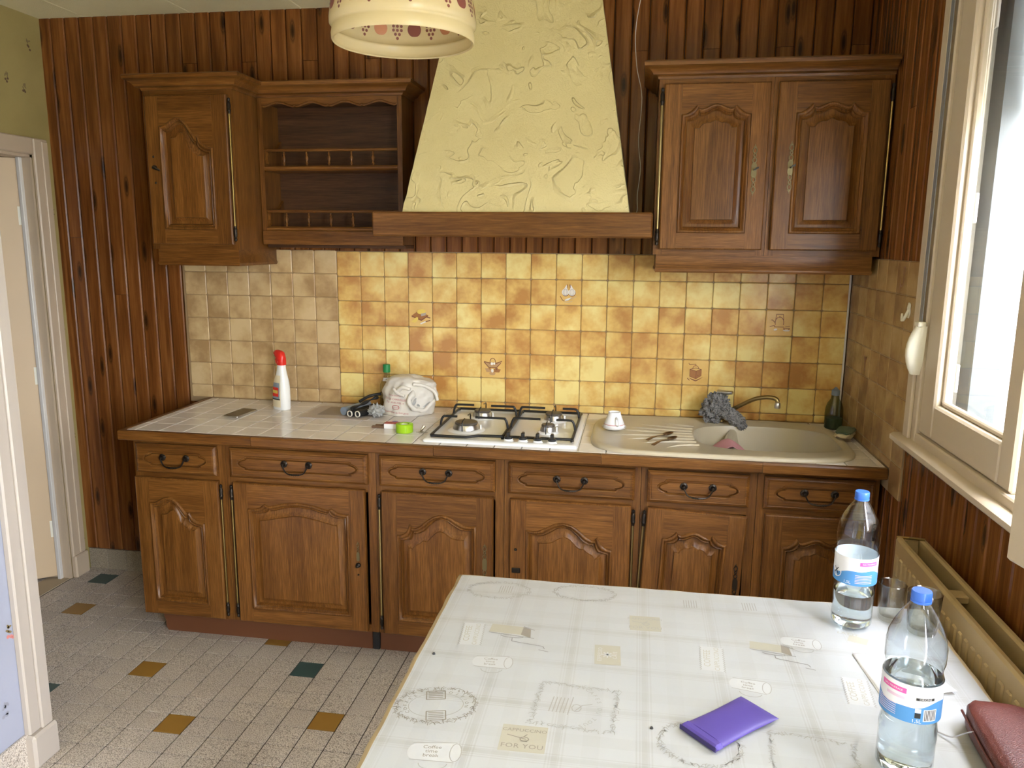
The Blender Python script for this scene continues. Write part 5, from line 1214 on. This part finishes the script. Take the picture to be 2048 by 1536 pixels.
def coffee_sign(x, y, rot, ink='ink_taupe', bgm='print_beige', w=.082, h=.075, t1='CAPPUCCINO', t2='FOR YOU'):
    flat(quad(w, h), x, y, rot, bgm); c, s = cos(rot), sin(rot)
    flat(text_shape(t1, .0125, 1.02), x-s*h*.30, y+c*h*.30, rot, ink, dz=.0003); flat(text_shape(t2, .017, 1.05), x+s*h*.30, y-c*h*.30, rot, ink, dz=.0003)
    flat(strokes([[(-.03, .008), (.005, -.002)], arc(.002, -.002, .008, .006, 0, 2*pi, 8), [(-.004, -.008), (.008, -.008)], [(.0, .004), (.006, .012)]], .002), x, y, rot, ink, dz=.0003)
def grinder(x, y, rot, s=1.):
    flat(([(-.045*s, 0, 0), (.028*s, 0, 0), (.028*s, .036*s, 0), (-.045*s, .036*s, 0)], [(0, 1, 2, 3)]), x, y, rot, 'print_beige')
    flat(([(.028*s, 0, 0), (.052*s, -.010*s, 0), (.046*s, .028*s, 0), (.028*s, .036*s, 0)], [(0, 1, 2, 3)]), x, y, rot, 'ink_taupe', dz=.0001)
    flat(strokes([[(-.045*s, -.003*s), (.06*s, -.010*s)], [(.028*s, .038*s), (.055*s, .026*s)], arc(.010*s, -.010*s, .026*s, .007*s, pi, 2*pi, 8), [(.012*s, -.016*s), (.014*s, -.032*s), (.085*s, -.040*s), (.09*s, -.050*s)], [(.078*s, -.056*s), (.10*s, -.060*s)]], .0022), x, y, rot, 'ink_grey', dz=.0002)
def mug(x, y, rot, s=1.):
    mp = arc(.03*s, 0, .009*s, .024*s, -pi/2, pi/2, 8)+arc(-.034*s, 0, .012*s, .019*s, pi/2, 3*pi/2, 8); flat(([(p, q, 0) for p, q in mp], [tuple(range(len(mp)))]), x, y, rot, 'print_white')
    flat(strokes([arc(.03*s, 0, .009*s, .022*s, 0, 2*pi, 14), arc(-.002*s, -.028*s, .022*s, .014*s, pi, 2*pi, 10), [(-.04*s, -.02*s), (.03*s, -.024*s)], [(-.04*s, .02*s), (.03*s, .024*s)]], .0016), x, y, rot, 'ink_faint', dz=.0002)
    for k in range(3): flat(text_shape(['Coffee', 'time', 'break'][k], .011*s), x-.008*s+(-.010*s)*sin(rot)*(1-k), y+.010*s*(1-k)*cos(rot), rot, 'ink_taupe', dz=.0003)
def badge(x, y, rot, s=1.):
    flat(wreath(.075*s, .056*s, 46, 3), x, y, rot, 'ink_taupe'); flat(strokes([arc(0, 0, .052*s, .038*s, 0, 2*pi, 30)], .0012), x, y, rot, 'ink_faint')
    for i, ch in enumerate('COFFEE TRADITION'):
        a = math.radians(205-14.5*i); v, f = text_shape(ch, .0105*s); c, s2 = cos(a-pi/2), sin(a-pi/2)
        flat(([(p[0]*c-p[1]*s2+.058*s*cos(a), p[0]*s2+p[1]*c+.044*s*sin(a), 0) for p in v], f), x, y, rot, 'ink_taupe', dz=.0002)
    for dy in (.032, -.034): flat(strokes([[(-.018*s, (dy+.014)*s), (.018*s, (dy+.014)*s), (.018*s, (dy-.014)*s), (-.018*s, (dy-.014)*s), (-.018*s, (dy+.014)*s)]]+[[(-.014*s, (dy+q)*s), (.014*s, (dy+q)*s)] for q in (-.008, -.002, .004, .009)], .0022), x, y, rot, 'ink_taupe', dz=.0002)
def cafe(x, y, rot):
    flat(wreath(.075, .068, 54, 9, True), x, y, rot, 'ink_faint')
    for i, ch in enumerate('CAFES DU TOUS'):
        a = math.radians(52-8.7*i); v, f = text_shape(ch, .0125); c, s2 = cos(a-pi/2), sin(a-pi/2)
        flat(([(p[0]*c-p[1]*s2-.03+.075*cos(a), p[0]*s2+p[1]*c+.075*sin(a), 0) for p in v], f), x, y, rot, 'ink_faint', dz=.0002)
    flat(strokes([[(-.048+.007*k, -.026), (-.045+.007*k, .024)] for k in range(5)]+[[(-.012, -.03), (-.008, .03)], [(0, -.015), (.012, .006), (.03, .014)], arc(.002, -.005, .009, .012, 0, 2*pi, 8)], .002), x, y, rot, 'ink_faint')
coffee_sign(1.132, -2.058, .02); coffee_sign(1.348, -1.590, .03, 'ink_faint', 'print_beige', .07, .07)
badge(.954, -1.985, .25); cafe(1.216, -1.945, -.05); grinder(1.045, -1.690, -.05); grinder(1.612, -1.668, -.12, .9)
mug(1.035, -1.815, .05, 1.); mug(1.556, -1.815, -.15, .95); mug(.99, -2.12, .1, 1.1); mug(1.69, -1.62, -.1, 1.)
flat(quad(.055, .080), 1.268, -1.745, .04, 'print_beige'); 
for k, tx in enumerate(('ESPRESSO', 'CAFE')): flat(text_shape(tx, .013), 1.268+(.016 if k else -.016), -1.745, pi/2, 'print_white', dz=.0003)
flat(strokes([[(0, 0), (.012*cos(a), .012*sin(a))] for a in [pi/4*i for i in range(8)]], .003), 1.268, -1.745, 0, 'print_white', dz=.0003)
def stamp(x, y, rot):
    flat(quad(.048, .098), x, y, rot, 'print_white'); flat(strokes([[(-.026, -.05+.008*i), (-.022, -.046+.008*i), (-.026, -.042+.008*i)] for i in range(12)]+[[(.026, -.05+.008*i), (.022, -.046+.008*i), (.026, -.042+.008*i)] for i in range(12)], .0015), x, y, rot, 'ink_faint', dz=.0001)
    flat(text_shape('CAPPUCCINO', .015), x+.010, y, rot+pi/2, 'print_beige', dz=.0002); flat(text_shape('COFFEE', .02), x-.010, y, rot+pi/2, 'print_beige', dz=.0002)
stamp(1.487, -1.722, -.05); stamp(.965, -1.705, .08); stamp(1.76, -1.80, -.1)
flat(wreath(.075, .040, 44, 21), 1.20, -1.455, 0, 'ink_faint'); flat(wreath(.075, .045, 44, 22), .985, -1.475, .1, 'ink_faint'); flat(wreath(.07, .06, 44, 23, True), 1.63, -2.03, -.1, 'ink_faint'); flat(wreath(.07, .06, 50, 24), 1.44, -2.02, 0, 'ink_faint')
for k, (x, y) in enumerate(((1.005, -1.468), (1.60, -1.46), (1.46, -1.47))): flat(strokes([[(-.02+.006*i, -.02), (-.016+.006*i, .02)] for i in range(6)], .0018), x, y, .1, 'ink_faint')
flat(text_shape('LATTE', .016), 1.80, -1.56, -.3, 'print_beige'); flat(quad(.04, .03), 1.815, -1.585, -.4, 'print_beige')
for k, (x, y, s) in enumerate(((.903, -1.806, .0035), (1.357, -1.990, .003))):
    q = MB(); q.lathe([(s, 0), (s*.8, .003), (0, .004)], 8, (x, y, TT+.0005)); tag(q.build('crumb', 'ink_black', None, 50, loc=(x, y, TT)), ['dark crumb near the left edge of the tablecloth', 'dark crumb on the tablecloth left of the purple pouch'][k], 'crumb', 'crumbs on the tablecloth')

# ------------------------------------------------------------------ things on the table
GZ = TT+.0012
def water_bottle(lab, x, y, level, face):
    o = thing('water_bottle', lab, 'bottle', (x, y, GZ), 'water bottles on the table', world=False); local(o)
    R = .0455; n = 48
    prof = [(.030, .001), (.038, .003), (.0435, .012), (.044, .022), (.0435, .06), (.0445, .072), (.0445, .084), (.0415, .098), (.0425, .106), (R, .112), (R, .178), (.0425, .186), (.0432, .194), (.0455, .205), (.0455, .228), (.043, .244), (.036, .262), (.027, .279), (.018, .293), (.0145, .299), (.0135, .303), (.0135, .308)]
    def rad(z):
        for (r0, z0), (r1, z1) in zip(prof, prof[1:]):
            if z0 <= z <= z1: return r0+(r1-r0)*(z-z0)/(z1-z0)
        return prof[-1][0]
    rings = []
    for r, z in prof:
        ring = []
        for i in range(n):
            t = 2*pi*i/n; k = 1.
            if z < .02: k = 1-.10*max(0, cos(5*t))*(1-z/.02)
            elif .022 < z < .1: k = 1+.012*sin(6*t+z*90)
            elif .186 < z < .232: k = 1+.010*sin(5*t-z*70)
            elif .232 < z < .285: k = 1-.055*(.5+.5*cos(6*t))**2
            ring.append((r*k*cos(t), r*k*sin(t), z))
        rings.append(ring)
    MB().loops(rings, cap0=True).build('bottle_body', 'pet_plastic', o, 35)
    zs = [q for q in (.003, .010, .02, .04, .06, .078, .09, .098, .106, .115, .14, .165, .18, .19, .2, .21) if q < level-.004]+[level]
    w = [[((rad(z)-.0018)*(.9 if z < .005 else 1)*cos(2*pi*i/n), (rad(z)-.0018)*(.9 if z < .005 else 1)*sin(2*pi*i/n), z) for i in range(n)] for z in zs]
    MB().loops(w, cap0=True, cap1=True).build('water', 'water', o, 50)
    MB().lathe([(.0148, .300), (.0158, .301), (.0158, .3035), (.0150, .304), (.0155, .305), (.0155, .3175), (.0145, .3195), (0, .3195)], 26, (0, 0, 0)).build('cap', 'cap_blue', o, 40)
    RL = R+.0006
    def patch(t0, t1, zf0, zf1, mat, ext=0., nt=24, name='label_print', par=None):
        rg = [[((RL+ext)*cos(t0+(t1-t0)*j/nt), (RL+ext)*sin(t0+(t1-t0)*j/nt), (zf0(t0+(t1-t0)*j/nt) if callable(zf0) else zf0) if i == 0 else (zf1(t0+(t1-t0)*j/nt) if callable(zf1) else zf1)) for j in range(nt+1)] for i in (0, 1)]
        return MB().loops(rg, closed=False).build(name, mat, par or o, 60)
    lw = patch(0, 2*pi, .112, .176, 'label_white', 0, 60, 'label')
    wave = lambda t: .142+.006*sin(t*2+face)+.002*sin(t*5)
    patch(0, 2*pi, .112, wave, 'label_blue', .0003, 60, par=lw)
    D = math.radians
    patch(face+D(8), face+D(62), .1595, .1685, 'label_pink', .0004, 12, par=lw); patch(face+D(22), face+D(60), .149, .154, 'label_palepink', .0004, 12, par=lw)
    patch(face+D(96), face+D(124), .117, .1375, 'label_white', .0005, 8, par=lw)
    for i in range(8): patch(face+D(98+3.1*i), face+D(99.5+3.1*i), .1185, .1365, 'ink_black', .0007, 2, par=lw)
    patch(face+D(80), face+D(91), .122, .131, 'ink_black', .0005, 4, par=lw); patch(face+D(80), face+D(91), .1315, .1385, 'label_white', .0005, 4, par=lw); patch(face+D(80), face+D(116), .1525, .1570, 'ink_black', .0004, 6, par=lw)
    for i in range(6): patch(face+D(-2), face+D(45), .1185+.0036*i, .1196+.0036*i, 'label_palepink', .0005, 6, par=lw)
    def ctext(txt, size, t, z, mat, ext=.0008):
        v, f = text_shape(txt, size); MB().add([((RL+ext)*cos(t+p[0]/RL), (RL+ext)*sin(t+p[0]/RL), z+p[1]) for p in v], f).build('label_print', mat, lw, fix=False)
    ctext('1,5L', .0095, face-D(22), .1185, 'label_white'); ctext('1,5L', .0085, face+D(84), .1168, 'label_white'); ctext('EAU MINERALE', .0048, face+D(35), .164, 'label_white'); ctext('ORIGINE', .0050, face+D(98), .1548, 'label_white')
    c = [(.0145*cos(q), .0145*sin(q), 0) for q in [2*pi*i/20 for i in range(20)]]; tc_ = face-D(58)
    MB().add([((RL+.0006)*cos(tc_+p[0]/RL), (RL+.0006)*sin(tc_+p[0]/RL), .136+p[1]) for p in c], [tuple(range(20))]).build('label_print', 'label_white', lw, fix=False)
    ctext('X', .022, tc_, .136, 'ink_black', .0011)
    o.location = (x, y, GZ)
    return o
camdir1 = atan2(CAM.y+1.51, CAM.x-1.82); camdir2 = atan2(CAM.y+2.04, CAM.x-1.765)
water_bottle('water bottle with a blue cap standing further back beside the glasses, one third full', 1.818, -1.508, .083, camdir1+.05)
water_bottle('water bottle nearest the camera with a blue cap, full to the label top', 1.772, -2.030, .178, camdir2-1.22)
def tumbler(lab, x, y, r, h):
    o = thing('drinking_glass', lab, 'glass', (x, y, GZ), 'drinking glasses on the table')
    c = (x, y, GZ)
    MB().lathe([(r*.80, .0005), (r*.84, .004), (r*.9, h*.3), (r, h), (r*.965, h+.0012), (r*.93, h), (r*.83, h*.3), (r*.76, .012), (0, .010)], 36, c).build('glass_body', 'tumbler_glass', o, 50)
    MB().lathe([(r*.99, h-.0008), (r*1.003, h+.0008), (r*.965, h+.0022), (r*.925, h+.0008), (r*.94, h-.0008)], 36, c, caps=False).build('glass_rim', 'tumbler_glass', o, 50)
tumbler('plain drinking glass beside the further water bottle', 1.915, -1.468, .031, .088); tumbler('drinking glass nearer the radiator, partly behind the near bottle cap', 1.968, -1.520, .036, .094)
# folded paper
fp = MB(); Q = [Vector((1.786, -1.652, 0)), Vector((1.900, -1.640, 0)), Vector((1.945, -1.778, 0)), Vector((1.800, -1.815, 0))]
pp = []
for lay, (dx, dz, up) in enumerate(((0, .0004, 0), (.004, .0016, .006))):
    rings = []
    for i in range(7):
        u = i/6; a = Q[0].lerp(Q[3], u); b = Q[1].lerp(Q[2], u); rings.append([(a.x+(b.x-a.x)*j/6+dx*u, a.y+(b.y-a.y)*j/6, GZ+dz+up*(j/6)**2*u+.0006*sin(i*2+j)) for j in range(7)])
    fp.loops(rings, closed=False)
o = tag(fp.build('folded_paper', 'paper_white', None, 40, loc=(1.86, -1.72, GZ)), 'white folded sheet of paper lying between the two bottles', 'paper')
md = o.modifiers.new('thick', 'SOLIDIFY'); md.thickness = .0005
# purple pouch
pu = thing('purple_pouch', 'purple snap-top spectacle pouch lying on the tablecloth', 'pouch', (1.4975, -1.958, GZ), world=False); local(pu); pu.rotation_euler = (0, 0, math.radians(43.5))
L_, W2 = .166, .0435; rings = []
for i in range(21):
    u = i/20; x = -L_/2+L_*u; k = (1-abs(2*u-1)**5)**.5 if u > .5 else (.75 if u < .04 else 1.); th = .0065*max(.12, k); ww = W2*(1-.06*sin(pi*u))
    rings.append([(x, *q) for q in [(ww*cos(t)*(abs(cos(t))**-.35 if abs(cos(t)) > .01 else 1), .0072+th*sin(t)) for t in [2*pi*j/28 for j in range(28)]]])
rings = [[(a, max(-W2*1.02, min(W2*1.02, b)), c) for a, b, c in r] for r in rings]
MB().loops(rings[2:], cap0=True, cap1=True).build('pouch_body', 'purple', pu, 60)
MB().bbox(-L_/2-.002, -L_/2+.020, -W2*1.0, W2*1.0, .0008, .0142, .0055).build('snap_band', 'purple', pu)
MB().bbox(-L_/2-.0035, -L_/2-.001, -W2*.97, W2*.97, .003, .0125, .001).build('pouch_mouth', 'purple_dark', pu)
# dark red leather purse at the table's edge
ps = thing('leather_purse', 'dark red leather purse at the corner of the table by the radiator', 'purse', (1.966, -2.005, GZ), world=False); local(ps); ps.rotation_euler = (0, 0, math.radians(-4))
q = blob((0, 0, .0275), (.060, .135, .0265), 48, 24, .03, 2.2, .4, p=5); q.build('purse_body', 'purse_red', ps, 60)
MB().tube(catmull([(-.0605, -.11, .031), (-.062, -.04, .032), (-.062, .04, .032), (-.0595, .115, .031)], 6), .0024, 8).build('zip_piping', 'purse_red', ps, 60)
MB().tube(catmull([(-.061, .045, .034), (-.072, .050, .026), (-.088, .062, .008), (-.104, .078, .003), (-.122, .098, .003)], 5), .0014, 6).build('zip_pull', 'steel', ps, 50)

# ------------------------------------------------------------------ pendant lamp
lx, ly, lz = .759, -1.478, 2.061
lp = thing('pendant_lamp', 'cream glass pendant lamp printed with apples and grapes', 'lamp', (lx, ly, lz))
LP = [(.1560, 0), (.1580, -.0015), (.1600, .001), (.1605, .012), (.1585, .024), (.1575, .027), (.1600, .030), (.1640, .034), (.1640, .045), (.1620, .060), (.158, .085), (.150, .115), (.138, .145), (.118, .172), (.09, .195), (.06, .212), (.035, .222)]
inn = [(r-.003, z+.0005) for r, z in LP[::-1]]
MB().lathe([(r, z) for r, z in LP]+inn, 96, (lx, ly, lz), caps=False).build('shade', 'lamp_glass', lp, 60)
def lrad(z):
    for (r0, z0), (r1, z1) in zip(LP[3:], LP[4:]):
        if z0 <= z <= z1: return r0+(r1-r0)*(z-z0)/(z1-z0)
    return .15
def decal(pts, t0, z0, mat):
    # printed through the glass: outside and inside copies
    mb = MB()
    for ext in (.0008, -.0038):
        c = [(0, 0)]+list(pts); mb.add([((lrad(z0+b)+ext)*cos(t0+a/.16)+lx, (lrad(z0+b)+ext)*sin(t0+a/.16)+ly, lz+z0+b) for a, b in c], [(0, i, i % len(pts)+1) for i in range(1, len(pts)+1)])
    mb.build('fruit_print', mat, lp, 60, fix=False)
def apple(t0, z0, s, mat):
    P = []
    for i in range(22):
        t = 2*pi*i/22; r = 1-.16*math.exp(-((t-pi/2)/.28)**2)-.08*math.exp(-((t-3*pi/2)/.25)**2); P.append((s*r*cos(t)*1.02, s*r*sin(t)))
    decal(P, t0, z0, mat)
def grapes(t0, z0, s, mat):
    mbp = []
    for row, cnt in enumerate((4, 3, 3, 2, 1)):
        for k in range(cnt): mbp.append(((k-(cnt-1)/2)*s*2.7, (2-row)*s*2.5))
    mb = MB()
    for a0, b0 in mbp:
        for ext in (.0008, -.0038):
            c = [(a0, b0)]+[(a0+s*cos(q), b0+s*sin(q)) for q in [2*pi*i/10 for i in range(10)]]
            mb.add([((lrad(z0+b)+ext)*cos(t0+a/.16)+lx, (lrad(z0+b)+ext)*sin(t0+a/.16)+ly, lz+z0+b) for a, b in c], [(0, i, i % 10+1) for i in range(1, 11)])
    mb.build('fruit_print', mat, lp, 60, fix=False)
for k in range(12):
    t = 2*pi*k/12+.12
    apple(t, .066, .0165, 'apple_red' if k % 2 else 'apple_rust'); grapes(t+pi/12, .064, .0036, 'apple_red')
MB().lathe([(.036, .218), (.040, .224), (.036, .232), (.02, .245), (.012, .26), (.004, .27)], 20, (lx, ly, lz)).build('lamp_fitting', 'brass', lp, 50)
MB().tube([(lx, ly, lz+.265), (lx, ly, ZC-.03)], .0035, 8).build('cord', 'white_plastic', lp, 50)
MB().lathe([(.045, ZC-.0005-lz), (.045, ZC-.012-lz), (.02, ZC-.045-lz), (.004, ZC-.05-lz)], 20, (lx, ly, lz)).build('ceiling_rose', 'white_plastic', lp, 50)
b = MB(); b.lathe([(0, .07), (.018, .078), (.029, .10), (.026, .125), (.014, .15), (.013, .19), (.016, .225)], 20, (lx, ly, lz)); b.build('bulb', 'porcelain', lp, 50)
